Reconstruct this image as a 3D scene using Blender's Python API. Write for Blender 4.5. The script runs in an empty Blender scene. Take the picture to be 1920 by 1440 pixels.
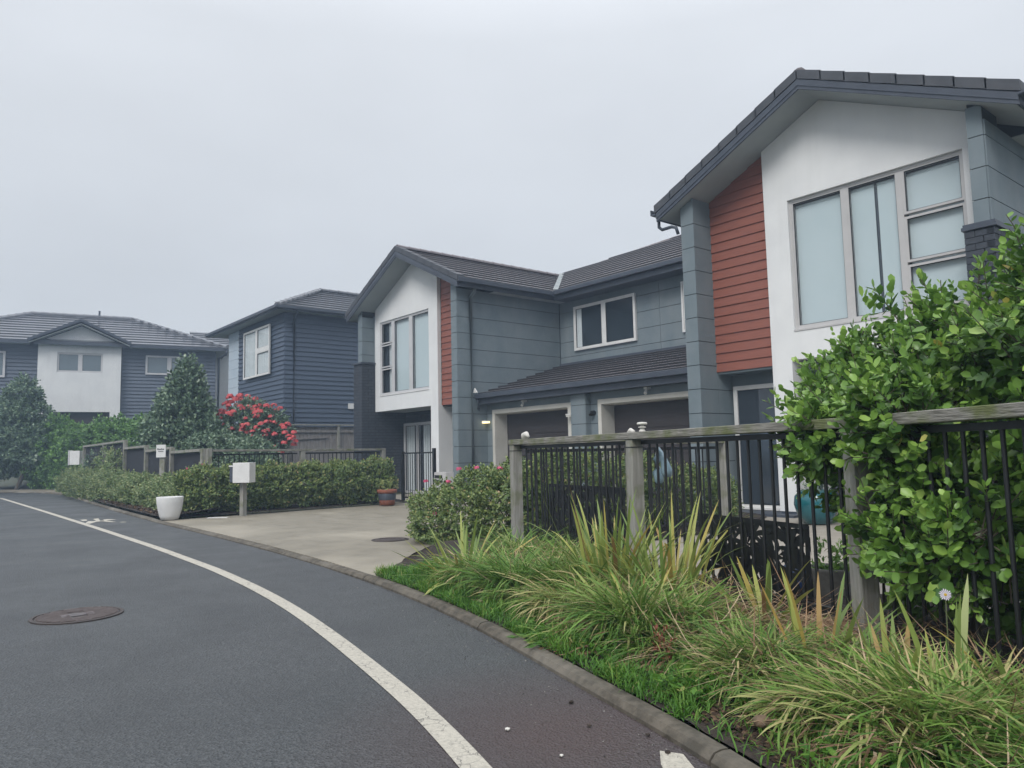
import bpy, bmesh, math, random
import numpy as np
from mathutils import Vector, Matrix

R = math.radians
rng = np.random.default_rng(7)
random.seed(7)
scn = bpy.context.scene
COL = scn.collection

# ------------------------------------------------------------------ camera
EYE = 1.15
cam_d = bpy.data.cameras.new("camera")
cam = bpy.data.objects.new("camera", cam_d)
COL.objects.link(cam)
RT = Vector((0.630845, 0.77561131, -0.02148673))
UP = Vector((0.08608689, -0.04244388, 0.99538312))
FW = Vector((-0.77111843, 0.6297822, 0.09354547))
cam.matrix_world = Matrix(((RT.x, UP.x, -FW.x, 0), (RT.y, UP.y, -FW.y, 0), (RT.z, UP.z, -FW.z, EYE), (0, 0, 0, 1)))
cam_d.sensor_width = 36
cam_d.lens = 26.34
cam_d.clip_start = 0.05
cam_d.clip_end = 2000
scn.camera = cam

# ------------------------------------------------------------------ sky, sun, exposure
SUN_EL, SUN_AZ = R(42), R(155)       # azimuth clockwise from +Y
world = bpy.data.worlds.new("World")
scn.world = world
world.use_nodes = True
wn, wl = world.node_tree.nodes, world.node_tree.links
wn.clear()
wo = wn.new('ShaderNodeOutputWorld')
bg = wn.new('ShaderNodeBackground')
sky = wn.new('ShaderNodeTexSky')
sky.sky_type = 'NISHITA'
sky.sun_disc = False
sky.sun_elevation = SUN_EL
sky.sun_rotation = SUN_AZ
sky.air_density = 1.0
sky.dust_density = 4.0
# overcast: the blue sky shows only faintly through an even grey cloud layer, brighter overhead
tc = wn.new('ShaderNodeTexCoord')
sep = wn.new('ShaderNodeSeparateXYZ')
wl.new(tc.outputs['Generated'], sep.inputs[0])
rmp = wn.new('ShaderNodeValToRGB')
wl.new(sep.outputs['Z'], rmp.inputs[0])
cr = rmp.color_ramp
cr.elements[0].position = 0.0
cr.elements[0].color = (3.95, 4.14, 4.38, 1)
cr.elements[1].position = 1.0
cr.elements[1].color = (12.5, 12.8, 13.4, 1)
e = cr.elements.new(0.22); e.color = (4.18, 4.40, 4.68, 1)
e = cr.elements.new(0.5); e.color = (4.92, 5.14, 5.44, 1)
nz = wn.new('ShaderNodeTexNoise')
mpn = wn.new('ShaderNodeMapping')
mpn.inputs['Scale'].default_value = (1.2, 1.2, 3.2)
wl.new(tc.outputs['Generated'], mpn.inputs[0])
wl.new(mpn.outputs[0], nz.inputs[0])
nz.inputs['Scale'].default_value = 1.3
nz.inputs['Detail'].default_value = 5
nm = wn.new('ShaderNodeMapRange')
nm.inputs['From Min'].default_value = 0.3
nm.inputs['From Max'].default_value = 0.7
nm.inputs['To Min'].default_value = 0.925
nm.inputs['To Max'].default_value = 1.06
wl.new(nz.outputs[0], nm.inputs[0])
vm = wn.new('ShaderNodeVectorMath'); vm.operation = 'SCALE'
wl.new(rmp.outputs[0], vm.inputs[0])
wl.new(nm.outputs[0], vm.inputs['Scale'])
mx = wn.new('ShaderNodeMix'); mx.data_type = 'RGBA'
mx.inputs[0].default_value = 0.93
wl.new(sky.outputs[0], mx.inputs[6])
wl.new(vm.outputs[0], mx.inputs[7])
wl.new(mx.outputs[2], bg.inputs[0])
bg.inputs[1].default_value = 0.12
wl.new(bg.outputs[0], wo.inputs[0])

sd = bpy.data.lights.new("sun", 'SUN')
sd.energy = 1.5
sd.angle = R(24)
sd.color = (1.0, 0.97, 0.93)
so = bpy.data.objects.new("sun", sd)
COL.objects.link(so)
sv = Vector((math.sin(SUN_AZ) * math.cos(SUN_EL), math.cos(SUN_AZ) * math.cos(SUN_EL), math.sin(SUN_EL)))
so.rotation_euler = (-sv).to_track_quat('-Z', 'Y').to_euler()
so.location = sv * 40

scn.view_settings.view_transform = 'Standard'
scn.view_settings.look = 'None'
scn.view_settings.exposure = 0.42
scn.view_settings.gamma = 1.0
scn.view_settings.use_curve_mapping = False
scn.render.engine = 'CYCLES'
scn.cycles.use_denoising = True
scn.cycles.max_bounces = 7
scn.cycles.diffuse_bounces = 3
scn.cycles.glossy_bounces = 3
scn.cycles.transparent_max_bounces = 8
scn.cycles.volume_bounces = 1

# ------------------------------------------------------------------ materials
def mat(name, c1, c2=None, scale=8.0, rough=0.6, spec=0.4, bump=0.0, bscale=None, detail=4, c3=None, c3scale=1.5, c3amt=0.5,
        stretch=None, metallic=0.0, lo=0.35, hi=0.65, coat=0.0, rrough=None, bdist=0.01, c3stretch=(1, 1, 1)):
    m = bpy.data.materials.new(name)
    m.use_nodes = True
    n, l = m.node_tree.nodes, m.node_tree.links
    b = n['Principled BSDF']
    b.inputs['Roughness'].default_value = rough
    b.inputs['Specular IOR Level'].default_value = spec
    b.inputs['Metallic'].default_value = metallic
    b.inputs['Coat Weight'].default_value = coat
    b.inputs['Coat Roughness'].default_value = 0.08
    if c2 is None and bump == 0:
        b.inputs['Base Color'].default_value = (*c1, 1)
        return m
    geo = n.new('ShaderNodeNewGeometry')
    vec = geo.outputs['Position']
    if stretch:
        mp = n.new('ShaderNodeMapping'); mp.inputs['Scale'].default_value = stretch
        l.new(vec, mp.inputs[0]); vec = mp.outputs[0]
    nt = n.new('ShaderNodeTexNoise')
    nt.inputs['Scale'].default_value = scale
    nt.inputs['Detail'].default_value = detail
    nt.inputs['Roughness'].default_value = 0.6
    l.new(vec, nt.inputs['Vector'])
    mr = n.new('ShaderNodeMapRange')
    mr.inputs['From Min'].default_value = lo
    mr.inputs['From Max'].default_value = hi
    l.new(nt.outputs[0], mr.inputs[0])
    mc = n.new('ShaderNodeMix'); mc.data_type = 'RGBA'
    mc.inputs[6].default_value = (*c1, 1)
    mc.inputs[7].default_value = (*(c2 or c1), 1)
    l.new(mr.outputs[0], mc.inputs[0])
    out = mc.outputs[2]
    if c3 is not None:
        n3 = n.new('ShaderNodeTexNoise')
        n3.inputs['Scale'].default_value = c3scale
        n3.inputs['Detail'].default_value = 5
        m3p = n.new('ShaderNodeMapping'); m3p.inputs['Scale'].default_value = c3stretch
        l.new(geo.outputs['Position'], m3p.inputs[0]); l.new(m3p.outputs[0], n3.inputs['Vector'])
        m3 = n.new('ShaderNodeMapRange')
        m3.inputs['From Min'].default_value = 0.48
        m3.inputs['From Max'].default_value = 0.68
        m3.inputs['To Max'].default_value = c3amt
        l.new(n3.outputs[0], m3.inputs[0])
        mc3 = n.new('ShaderNodeMix'); mc3.data_type = 'RGBA'
        l.new(m3.outputs[0], mc3.inputs[0])
        l.new(out, mc3.inputs[6])
        mc3.inputs[7].default_value = (*c3, 1)
        out = mc3.outputs[2]
    l.new(out, b.inputs['Base Color'])
    if rrough is not None:
        rr = n.new('ShaderNodeMapRange')
        rr.inputs['To Min'].default_value = rough
        rr.inputs['To Max'].default_value = rrough
        l.new(mr.outputs[0], rr.inputs[0])
        l.new(rr.outputs[0], b.inputs['Roughness'])
    if bump > 0:
        nb = n.new('ShaderNodeTexNoise')
        nb.inputs['Scale'].default_value = bscale or scale
        nb.inputs['Detail'].default_value = 6
        l.new(vec, nb.inputs['Vector'])
        bp = n.new('ShaderNodeBump')
        bp.inputs['Strength'].default_value = bump
        bp.inputs['Distance'].default_value = bdist
        l.new(nb.outputs[0], bp.inputs['Height'])
        l.new(bp.outputs[0], b.inputs['Normal'])
    return m


def leafmat(name, stops, attr=True, rough=0.42, trans=0.22, spec=0.45, gain=1.0):
    """stops: list of (pos, colour); driven by the per-leaf 'tint' attribute, or by the object's random number."""
    stops = [(p, tuple(min(v * gain, 0.7) for v in c)) for p, c in stops]
    m = bpy.data.materials.new(name)
    m.use_nodes = True
    n, l = m.node_tree.nodes, m.node_tree.links
    b = n['Principled BSDF']
    b.inputs['Roughness'].default_value = rough
    b.inputs['Specular IOR Level'].default_value = spec
    ramp = n.new('ShaderNodeValToRGB')
    els = ramp.color_ramp.elements
    els[0].position, els[0].color = stops[0][0], (*stops[0][1], 1)
    els[1].position, els[1].color = stops[-1][0], (*stops[-1][1], 1)
    for p, c in stops[1:-1]:
        e = els.new(p); e.color = (*c, 1)
    if attr:
        a = n.new('ShaderNodeAttribute'); a.attribute_name = 'tint'
        l.new(a.outputs['Fac'], ramp.inputs[0])
    else:
        a = n.new('ShaderNodeObjectInfo')
        l.new(a.outputs['Random'], ramp.inputs[0])
    l.new(ramp.outputs[0], b.inputs['Base Color'])
    t = n.new('ShaderNodeBsdfTranslucent')
    l.new(ramp.outputs[0], t.inputs[0])
    ms = n.new('ShaderNodeMixShader'); ms.inputs[0].default_value = trans
    l.new(b.outputs[0], ms.inputs[1]); l.new(t.outputs[0], ms.inputs[2])
    l.new(ms.outputs[0], n['Material Output'].inputs[0])
    return m


def glassmat(name, tint=(0.98, 0.99, 0.99)):
    m = bpy.data.materials.new(name)
    m.use_nodes = True
    n, l = m.node_tree.nodes, m.node_tree.links
    n.remove(n['Principled BSDF'])
    tr = n.new('ShaderNodeBsdfTransparent'); tr.inputs[0].default_value = (*tint, 1)
    gl = n.new('ShaderNodeBsdfGlossy'); gl.inputs['Roughness'].default_value = 0.02
    fr = n.new('ShaderNodeFresnel'); fr.inputs[0].default_value = 1.45
    ms = n.new('ShaderNodeMixShader')
    gb = n.new('ShaderNodeNewGeometry'); iv = n.new('ShaderNodeMath'); iv.operation = 'SUBTRACT'; iv.inputs[0].default_value = 1.0
    l.new(gb.outputs['Backfacing'], iv.inputs[1]); pr = n.new('ShaderNodeMath'); pr.operation = 'MULTIPLY'; l.new(fr.outputs[0], pr.inputs[0]); l.new(iv.outputs[0], pr.inputs[1])
    l.new(pr.outputs[0], ms.inputs[0]); l.new(tr.outputs[0], ms.inputs[1]); l.new(gl.outputs[0], ms.inputs[2])
    l.new(ms.outputs[0], n['Material Output'].inputs[0])
    return m


M = {}
M['render'] = mat('white_render', (0.70, 0.71, 0.71), (0.64, 0.65, 0.655), scale=1.3, rough=0.85, spec=0.2, bump=0.25, bscale=160, bdist=0.004, c3=(0.58, 0.59, 0.59), c3scale=2.5, c3amt=0.25, c3stretch=(2.5, 2.5, 0.25))
M['teal'] = mat('teal_panel', (0.135, 0.172, 0.192), (0.165, 0.20, 0.22), scale=2.2, rough=0.6, spec=0.3, bump=0.06, bscale=90, c3=(0.20, 0.228, 0.24), c3scale=1.6, c3amt=0.45, c3stretch=(1.5, 1.5, 0.35))
M['joint'] = mat('joint_shadow_gap', (0.02, 0.026, 0.03), rough=0.9)
M['red'] = mat('red_board', (0.25, 0.086, 0.058), (0.20, 0.070, 0.050), scale=9, rough=0.55, bump=0.15, bscale=60, stretch=(0.3, 1, 6))
M['navy'] = mat('dark_blue_board', (0.048, 0.068, 0.104), (0.060, 0.083, 0.122), scale=6, rough=0.5, bump=0.12, bscale=40, stretch=(0.3, 0.3, 5))
M['greyboard'] = mat('grey_board', (0.085, 0.105, 0.14), (0.10, 0.12, 0.155), scale=4, rough=0.6, bump=0.1, bscale=40, stretch=(0.3, 0.3, 5))
M['pale'] = mat('pale_panel', (0.36, 0.43, 0.50), (0.40, 0.46, 0.52), scale=2, rough=0.7)
M['brick'] = mat('dark_painted_brick', (0.030, 0.036, 0.048), (0.042, 0.049, 0.062), scale=14, rough=0.75, bump=0.5, bscale=50, c3=(0.06, 0.066, 0.075), c3scale=5, c3amt=0.4)
M['mortar'] = mat('dark_mortar', (0.016, 0.018, 0.024), rough=0.95)
M['verge'] = mat('verge_tile_grey', (0.045, 0.050, 0.060), (0.06, 0.064, 0.074), scale=4, rough=0.5, bump=0.2, bscale=60)
M['tile'] = mat('wet_roof_tile', (0.125, 0.108, 0.118), (0.165, 0.145, 0.155), scale=5, rough=0.24, spec=0.6, bump=0.2, bscale=70, c3=(0.19, 0.18, 0.17), c3scale=2.2, c3amt=0.4)
M['tile2'] = mat('wet_roof_tile_far', (0.085, 0.09, 0.105), (0.12, 0.125, 0.14), scale=2, rough=0.2, spec=0.8)
M['tileshade'] = mat('roof_tile_front_shade', (0.009, 0.010, 0.013), rough=0.7)  # shade on the tile fronts put into colour, near black against paler tops
M['barge'] = mat('barge_board_paint', (0.046, 0.056, 0.076), (0.058, 0.069, 0.09), scale=3, rough=0.45)
M['soffit'] = mat('soffit_sheet', (0.33, 0.36, 0.365), (0.29, 0.32, 0.33), scale=1.5, rough=0.8)
M['alu'] = mat('pale_aluminium', (0.52, 0.52, 0.53), (0.47, 0.47, 0.48), scale=3, rough=0.4, spec=0.5)
M['alugrey'] = mat('grey_aluminium', (0.47, 0.46, 0.455), (0.42, 0.415, 0.415), scale=3, rough=0.4, spec=0.5)
M['white'] = mat('white_paint', (0.66, 0.66, 0.65), (0.58, 0.58, 0.57), scale=4, rough=0.5)
M['gasket'] = mat('rubber_gasket', (0.02, 0.024, 0.028), rough=0.7)
M['glass'] = glassmat('window_glass')
M['blind'] = mat('roller_blind', (0.50, 0.57, 0.60), (0.46, 0.54, 0.57), scale=0.8, rough=0.8)
M['blind2'] = mat('pale_curtain', (0.66, 0.69, 0.71), (0.50, 0.54, 0.56), scale=3, rough=0.9, stretch=(9, 9, 0.4))
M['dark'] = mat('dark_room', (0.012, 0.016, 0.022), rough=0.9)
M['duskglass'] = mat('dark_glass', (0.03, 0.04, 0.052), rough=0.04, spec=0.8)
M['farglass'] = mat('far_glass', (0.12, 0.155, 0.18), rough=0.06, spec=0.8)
M['garage'] = mat('dark_garage_door', (0.045, 0.038, 0.040), (0.035, 0.030, 0.032), scale=10, rough=0.55, bump=0.3, bscale=30, stretch=(0.4, 1, 7))
M['surround'] = mat('garage_surround_paint', (0.52, 0.51, 0.47), (0.46, 0.45, 0.41), scale=3, rough=0.6)
M['timber'] = mat('weathered_timber', (0.13, 0.125, 0.11), (0.27, 0.26, 0.235), scale=11, rough=0.85, bump=0.8, bscale=20, stretch=(0.5, 1.0, 6), c3=(0.11, 0.13, 0.045), c3scale=5.0, c3amt=0.9)
M['post'] = mat('weathered_post', (0.20, 0.195, 0.175), (0.29, 0.285, 0.26), scale=14, rough=0.85, bump=0.6, bscale=26, stretch=(2.2, 2.2, 0.18), c3=(0.13, 0.14, 0.075), c3scale=6, c3amt=0.7)
M['paling'] = mat('grey_paling', (0.16, 0.15, 0.145), (0.24, 0.225, 0.215), scale=12, rough=0.9, bump=0.4, bscale=24, stretch=(1, 3, 0.25))
M['black'] = mat('black_powder_coat', (0.010, 0.011, 0.013), rough=0.42, spec=0.5)
M['mesh'] = mat('black_mesh', (0.02, 0.022, 0.03), rough=0.8)
M['terracotta'] = mat('terracotta', (0.26, 0.085, 0.045), (0.20, 0.07, 0.045), scale=9, rough=0.75)
M['tealpot'] = mat('teal_glaze', (0.010, 0.085, 0.105), (0.014, 0.11, 0.13), scale=8, rough=0.2, coat=0.5)
M['bluepl'] = mat('blue_plastic', (0.012, 0.03, 0.09), (0.015, 0.04, 0.11), scale=5, rough=0.35)
M['greypot'] = mat('grey_pot', (0.15, 0.15, 0.14), (0.2, 0.2, 0.19), scale=20, rough=0.8)
M['bird'] = mat('blue_glaze', (0.17, 0.27, 0.33), (0.26, 0.36, 0.42), scale=12, rough=0.25, coat=0.4)
M['shell'] = mat('white_shell', (0.62, 0.60, 0.56), (0.5, 0.49, 0.45), scale=30, rough=0.5)
M['soil'] = mat('dark_mulch', (0.018, 0.014, 0.012), (0.05, 0.038, 0.030), scale=22, rough=0.9, bump=1.0, bscale=30, bdist=0.03)
M['earth'] = mat('grass_earth', (0.03, 0.045, 0.016), (0.05, 0.045, 0.028), scale=9, rough=0.9, bump=0.8, bscale=20, bdist=0.03)
M['iron'] = mat('rusty_iron', (0.045, 0.038, 0.037), (0.075, 0.058, 0.052), scale=18, rough=0.5, metallic=0.3, bump=0.2, bscale=60)
M['ironlight'] = mat('worn_iron', (0.22, 0.20, 0.21), rough=0.4, metallic=0.3)
M['ribiron'] = mat('rubbed_iron', (0.13, 0.105, 0.10), (0.19, 0.16, 0.155), scale=15, rough=0.45, metallic=0.3)
M['stone'] = mat('brown_stone', (0.15, 0.10, 0.065), (0.10, 0.075, 0.05), scale=20, rough=0.85, bump=0.6, bscale=30)
M['bark'] = mat('bark', (0.06, 0.05, 0.038), (0.11, 0.095, 0.075), scale=15, rough=0.9, bump=0.7, bscale=25, stretch=(1, 1, 0.3))
M['stem'] = mat('green_stem', (0.08, 0.10, 0.04), rough=0.7)
M['fpink'] = mat('pink_petal', (0.42, 0.05, 0.12), (0.5, 0.1, 0.18), scale=20, rough=0.6)
M['fred'] = mat('crimson_stamens', (0.46, 0.045, 0.055), (0.60, 0.13, 0.13), scale=9, rough=0.7)
M['petal'] = mat('lilac_petal', (0.60, 0.55, 0.66), rough=0.6)
M['yolk'] = mat('yellow_disc', (0.5, 0.33, 0.03), rough=0.7)
M['signink'] = mat('sign_ink', (0.05, 0.055, 0.07), rough=0.6)

# lit lamp
lm = bpy.data.materials.new('lit_lamp'); lm.use_nodes = True
b_ = lm.node_tree.nodes['Principled BSDF']
b_.inputs['Base Color'].default_value = (0.9, 0.8, 0.5, 1)
b_.inputs['Emission Color'].default_value = (1.0, 0.80, 0.38, 1)
b_.inputs['Emission Strength'].default_value = 1.6
M['lamp'] = lm

# asphalt: wet, grained, with reddish wear near the kerb of the bend
am = bpy.data.materials.new('wet_asphalt'); am.use_nodes = True
n, l = am.node_tree.nodes, am.node_tree.links
b = n['Principled BSDF']
geo = n.new('ShaderNodeNewGeometry')
def noise(nodes, links, vec, sc, det=4, ro=0.6):
    t = nodes.new('ShaderNodeTexNoise'); t.inputs['Scale'].default_value = sc; t.inputs['Detail'].default_value = det
    t.inputs['Roughness'].default_value = ro
    links.new(vec, t.inputs['Vector']); return t.outputs[0]
def mrange(nodes, links, v, a, b2, c=0.0, d=1.0):
    t = nodes.new('ShaderNodeMapRange'); t.inputs[1].default_value = a; t.inputs[2].default_value = b2
    t.inputs[3].default_value = c; t.inputs[4].default_value = d
    links.new(v, t.inputs[0]); return t.outputs[0]
def mixc(nodes, links, f, a, b2):
    t = nodes.new('ShaderNodeMix'); t.data_type = 'RGBA'
    if isinstance(f, float): t.inputs[0].default_value = f
    else: links.new(f, t.inputs[0])
    for i, v in ((6, a), (7, b2)):
        if isinstance(v, tuple): t.inputs[i].default_value = (*v, 1)
        else: links.new(v, t.inputs[i])
    return t.outputs[2]
P = geo.outputs['Position']
fine = mrange(n, l, noise(n, l, P, 48, 6, 0.9), 0.40, 0.63)
base = mixc(n, l, fine, (0.022, 0.0255, 0.028), (0.070, 0.075, 0.079))
vch = n.new('ShaderNodeTexVoronoi'); vch.inputs['Scale'].default_value = 85
l.new(P, vch.inputs['Vector'])
sepc = n.new('ShaderNodeSeparateColor'); l.new(vch.outputs['Color'], sepc.inputs[0])
chipv = mrange(n, l, sepc.outputs[0], 0.35, 1.0, 0.0, 0.75)
base = mixc(n, l, chipv, base, (0.090, 0.096, 0.100))
big = mrange(n, l, noise(n, l, P, 0.9, 6), 0.35, 0.65)
bigh = n.new('ShaderNodeMath'); bigh.operation = 'MULTIPLY'; bigh.inputs[1].default_value = 0.5; l.new(big, bigh.inputs[0])
base = mixc(n, l, bigh.outputs[0], base, (0.032, 0.036, 0.040))
vor = n.new('ShaderNodeTexVoronoi'); vor.inputs['Scale'].default_value = 55
l.new(P, vor.inputs['Vector'])
chips = mrange(n, l, vor.outputs['Distance'], 0.0, 0.16, 1.0, 0.0)
csel = mrange(n, l, noise(n, l, P, 31, 2), 0.56, 0.62)
mm = n.new('ShaderNodeMath'); mm.operation = 'MULTIPLY'; l.new(chips, mm.inputs[0]); l.new(csel, mm.inputs[1])
base = mixc(n, l, mm.outputs[0], base, (0.16, 0.155, 0.15))
red = mrange(n, l, noise(n, l, P, 0.8, 3), 0.40, 0.66)
dist = n.new('ShaderNodeVectorMath'); dist.operation = 'DISTANCE'
l.new(P, dist.inputs[0]); dist.inputs[1].default_value = (-2.35, 2.2, 0)
near = mrange(n, l, dist.outputs['Value'], 0.15, 1.15, 1.0, 0.0)
mm2 = n.new('ShaderNodeMath'); mm2.operation = 'MULTIPLY'; l.new(near, mm2.inputs[0]); mm2.inputs[1].default_value = 0.65
base = mixc(n, l, mm2.outputs[0], base, (0.066, 0.036, 0.034))
l.new(base, b.inputs['Base Color'])
rr = mrange(n, l, big, 0, 1, 0.42, 0.58)
l.new(rr, b.inputs['Roughness'])
b.inputs['Specular IOR Level'].default_value = 0.5
bp = n.new('ShaderNodeBump'); bp.inputs['Strength'].default_value = 0.9; bp.inputs['Distance'].default_value = 0.008
l.new(vch.outputs['Distance'], bp.inputs['Height'])
l.new(bp.outputs[0], b.inputs['Normal'])
M['asphalt'] = am

# worn thermoplastic paint: cracks and chipped edges let the asphalt show
pm = bpy.data.materials.new('worn_road_paint'); pm.use_nodes = True
n, l = pm.node_tree.nodes, pm.node_tree.links
b = n['Principled BSDF']
geo = n.new('ShaderNodeNewGeometry'); P = geo.outputs['Position']
vo = n.new('ShaderNodeTexVoronoi'); vo.feature = 'DISTANCE_TO_EDGE'; vo.inputs['Scale'].default_value = 15
wv = n.new('ShaderNodeVectorMath'); wv.operation = 'ADD'
nzv = n.new('ShaderNodeTexNoise'); nzv.inputs['Scale'].default_value = 25
l.new(P, nzv.inputs['Vector'])
sc_ = n.new('ShaderNodeVectorMath'); sc_.operation = 'SCALE'; sc_.inputs['Scale'].default_value = 0.05
l.new(nzv.outputs['Color'], sc_.inputs[0]); l.new(P, wv.inputs[0]); l.new(sc_.outputs[0], wv.inputs[1])
l.new(wv.outputs[0], vo.inputs['Vector'])
crack = mrange(n, l, vo.outputs['Distance'], 0.0, 0.045, 1.0, 0.0)
csel = mrange(n, l, noise(n, l, P, 4, 3), 0.42, 0.58)
mm = n.new('ShaderNodeMath'); mm.operation = 'MULTIPLY'; l.new(crack, mm.inputs[0]); l.new(csel, mm.inputs[1])
c = mixc(n, l, mrange(n, l, noise(n, l, P, 60, 4), 0.3, 0.7), (0.50, 0.47, 0.40), (0.36, 0.34, 0.29))
c = mixc(n, l, mm.outputs[0], c, (0.09, 0.085, 0.08))
pit = mrange(n, l, noise(n, l, P, 130, 3, 0.8), 0.60, 0.68)
c = mixc(n, l, pit, c, (0.10, 0.095, 0.09))
l.new(c, b.inputs['Base Color'])
b.inputs['Roughness'].default_value = 0.6
bp = n.new('ShaderNodeBump'); bp.inputs['Strength'].default_value = 0.5; bp.inputs['Distance'].default_value = 0.004
l.new(noise(n, l, P, 90, 4), bp.inputs['Height']); l.new(bp.outputs[0], b.inputs['Normal'])
M['paint'] = pm

M['concrete'] = mat('tan_concrete', (0.185, 0.165, 0.128), (0.225, 0.203, 0.16), scale=3.0, rough=0.5, spec=0.45, bump=0.25, bscale=120, bdist=0.004, c3=(0.36, 0.325, 0.26), c3scale=0.42, c3amt=0.7, rrough=0.7)
M['court'] = mat('courtyard_concrete', (0.27, 0.245, 0.205), (0.33, 0.30, 0.255), scale=4, rough=0.6, bump=0.2, bscale=90, bdist=0.003)
M['kerb'] = mat('mossy_kerb', (0.045, 0.040, 0.030), (0.115, 0.10, 0.078), scale=14, rough=0.8, bump=0.5, bscale=70, bdist=0.006, c3=(0.20, 0.185, 0.155), c3scale=0.8, c3amt=0.8)

# ------------------------------------------------------------------ object helpers
ORG = {}
def tag(o, label=None, cat=None, group=None, kind=None):
    if label: o['label'] = label
    if cat: o['category'] = cat
    if group: o['group'] = group
    if kind: o['kind'] = kind
    return o

def empty(name, loc, label, cat, group=None, rotz=0.0):
    o = bpy.data.objects.new(name, None)
    COL.objects.link(o)
    o.location = loc
    o.rotation_euler = (0, 0, rotz)
    o.empty_display_size = 0.2
    ORG[o.name] = Vector(loc)
    tag(o, label, cat, group)
    return o

def link(name, me, parent=None, local=False):
    o = bpy.data.objects.new(name, me)
    COL.objects.link(o)
    if parent is not None:
        o.parent = parent
        if not local:
            o.location = -ORG.get(parent.name, Vector((0, 0, 0)))
            ORG[o.name] = Vector((0, 0, 0))
        else:
            ORG[o.name] = Vector((0, 0, 0))
    else:
        ORG[o.name] = Vector((0, 0, 0))
    return o


class MB:
    def __init__(s):
        s.v, s.f, s.m = [], [], []
    def add(s, vs, fs, mi=0):
        k = len(s.v)
        s.v += [tuple(p) for p in vs]
        for f in fs:
            s.f.append(tuple(i + k for i in f)); s.m.append(mi)
        return s
    def box(s, x0, x1, y0, y1, z0, z1, mi=0):
        vs = [(x, y, z) for z in (z0, z1) for y in (y0, y1) for x in (x0, x1)]
        return s.add(vs, [(0, 2, 3, 1), (4, 5, 7, 6), (0, 1, 5, 4), (2, 6, 7, 3), (0, 4, 6, 2), (1, 3, 7, 5)], mi)
    def prism(s, poly, axis, a, b, mi=0):
        """poly: 2-D points in the two other axes (in x,y,z order)."""
        n = len(poly)
        def P3(p, t):
            return (t, p[0], p[1]) if axis == 0 else ((p[0], t, p[1]) if axis == 1 else (p[0], p[1], t))
        vs = [P3(p, a) for p in poly] + [P3(p, b) for p in poly]
        fs = [tuple(range(n)), tuple(range(2 * n - 1, n - 1, -1))]
        for i in range(n):
            j = (i + 1) % n
            fs.append((i, i + n, j + n, j))
        return s.add(vs, fs, mi)
    def tube(s, path, r, n=8, mi=0, caps=True):
        path = [Vector(p) for p in path]
        rr = r if isinstance(r, (list, tuple)) else [r] * len(path)
        rings = []
        k = len(s.v)
        for i, p in enumerate(path):
            d = (path[min(i + 1, len(path) - 1)] - path[max(i - 1, 0)]).normalized()
            a = d.cross(Vector((0, 0, 1)))
            if a.length < 1e-3: a = d.cross(Vector((1, 0, 0)))
            a.normalize(); b = d.cross(a).normalized()
            for j in range(n):
                t = 2 * math.pi * j / n
                s.v.append(tuple(p + (a * math.cos(t) + b * math.sin(t)) * rr[i]))
        for i in range(len(path) - 1):
            for j in range(n):
                q = (j + 1) % n
                s.f.append((k + i * n + j, k + i * n + q, k + (i + 1) * n + q, k + (i + 1) * n + j)); s.m.append(mi)
        if caps:
            s.f.append(tuple(k + j for j in range(n))); s.m.append(mi)
            m_ = k + (len(path) - 1) * n
            s.f.append(tuple(m_ + j for j in range(n - 1, -1, -1))); s.m.append(mi)
        return s
    def lathe(s, c, prof, n=24, mi=0):
        k = len(s.v)
        for r, z in prof:
            for j in range(n):
                t = 2 * math.pi * j / n
                s.v.append((c[0] + r * math.cos(t), c[1] + r * math.sin(t), c[2] + z))
        for i in range(len(prof) - 1):
            for j in range(n):
                q = (j + 1) % n
                s.f.append((k + i * n + j, k + i * n + q, k + (i + 1) * n + q, k + (i + 1) * n + j)); s.m.append(mi)
        return s
    def build(s, name, mats, parent=None, local=False, smooth=False, bevel=0.0, kind=None, recalc=True):
        if not isinstance(mats, (list, tuple)): mats = [mats]
        me = bpy.data.meshes.new(name)
        me.from_pydata(s.v, [], s.f)
        for m_ in mats: me.materials.append(m_)
        me.polygons.foreach_set('material_index', s.m)
        if recalc or bevel > 0:
            bm = bmesh.new(); bm.from_mesh(me)
            if bevel > 0:
                bmesh.ops.bevel(bm, geom=list(bm.edges), offset=bevel, segments=1, affect='EDGES')
            bmesh.ops.recalc_face_normals(bm, faces=bm.faces)
            bm.to_mesh(me); bm.free()
        if smooth:
            me.polygons.foreach_set('use_smooth', [True] * len(me.polygons))
        me.update()
        o = link(name, me, parent, local)
        if kind: o['kind'] = kind
        return o


def fast_mesh(name, V, T, tint, mats, mi=None, smooth=False):
    """V (n,3) vertices, T (m,3) triangles, tint (n,) per-vertex number."""
    me = bpy.data.meshes.new(name)
    me.vertices.add(len(V)); me.vertices.foreach_set('co', np.asarray(V, np.float32).ravel())
    m_ = len(T)
    me.loops.add(m_ * 3); me.loops.foreach_set('vertex_index', np.asarray(T, np.int32).ravel())
    me.polygons.add(m_)
    me.polygons.foreach_set('loop_start', np.arange(0, m_ * 3, 3, dtype=np.int32))
    if mi is not None: me.polygons.foreach_set('material_index', np.asarray(mi, np.int32))
    if tint is not None:
        a = me.attributes.new('tint', 'FLOAT', 'POINT')
        a.data.foreach_set('value', np.asarray(tint, np.float32))
    for q in (mats if isinstance(mats, (list, tuple)) else [mats]): me.materials.append(q)
    me.update(calc_edges=True)
    if smooth: me.polygons.foreach_set('use_smooth', [True] * m_)
    return me

def norm(a):
    return a / np.maximum(np.linalg.norm(a, axis=-1, keepdims=True), 1e-9)

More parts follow.
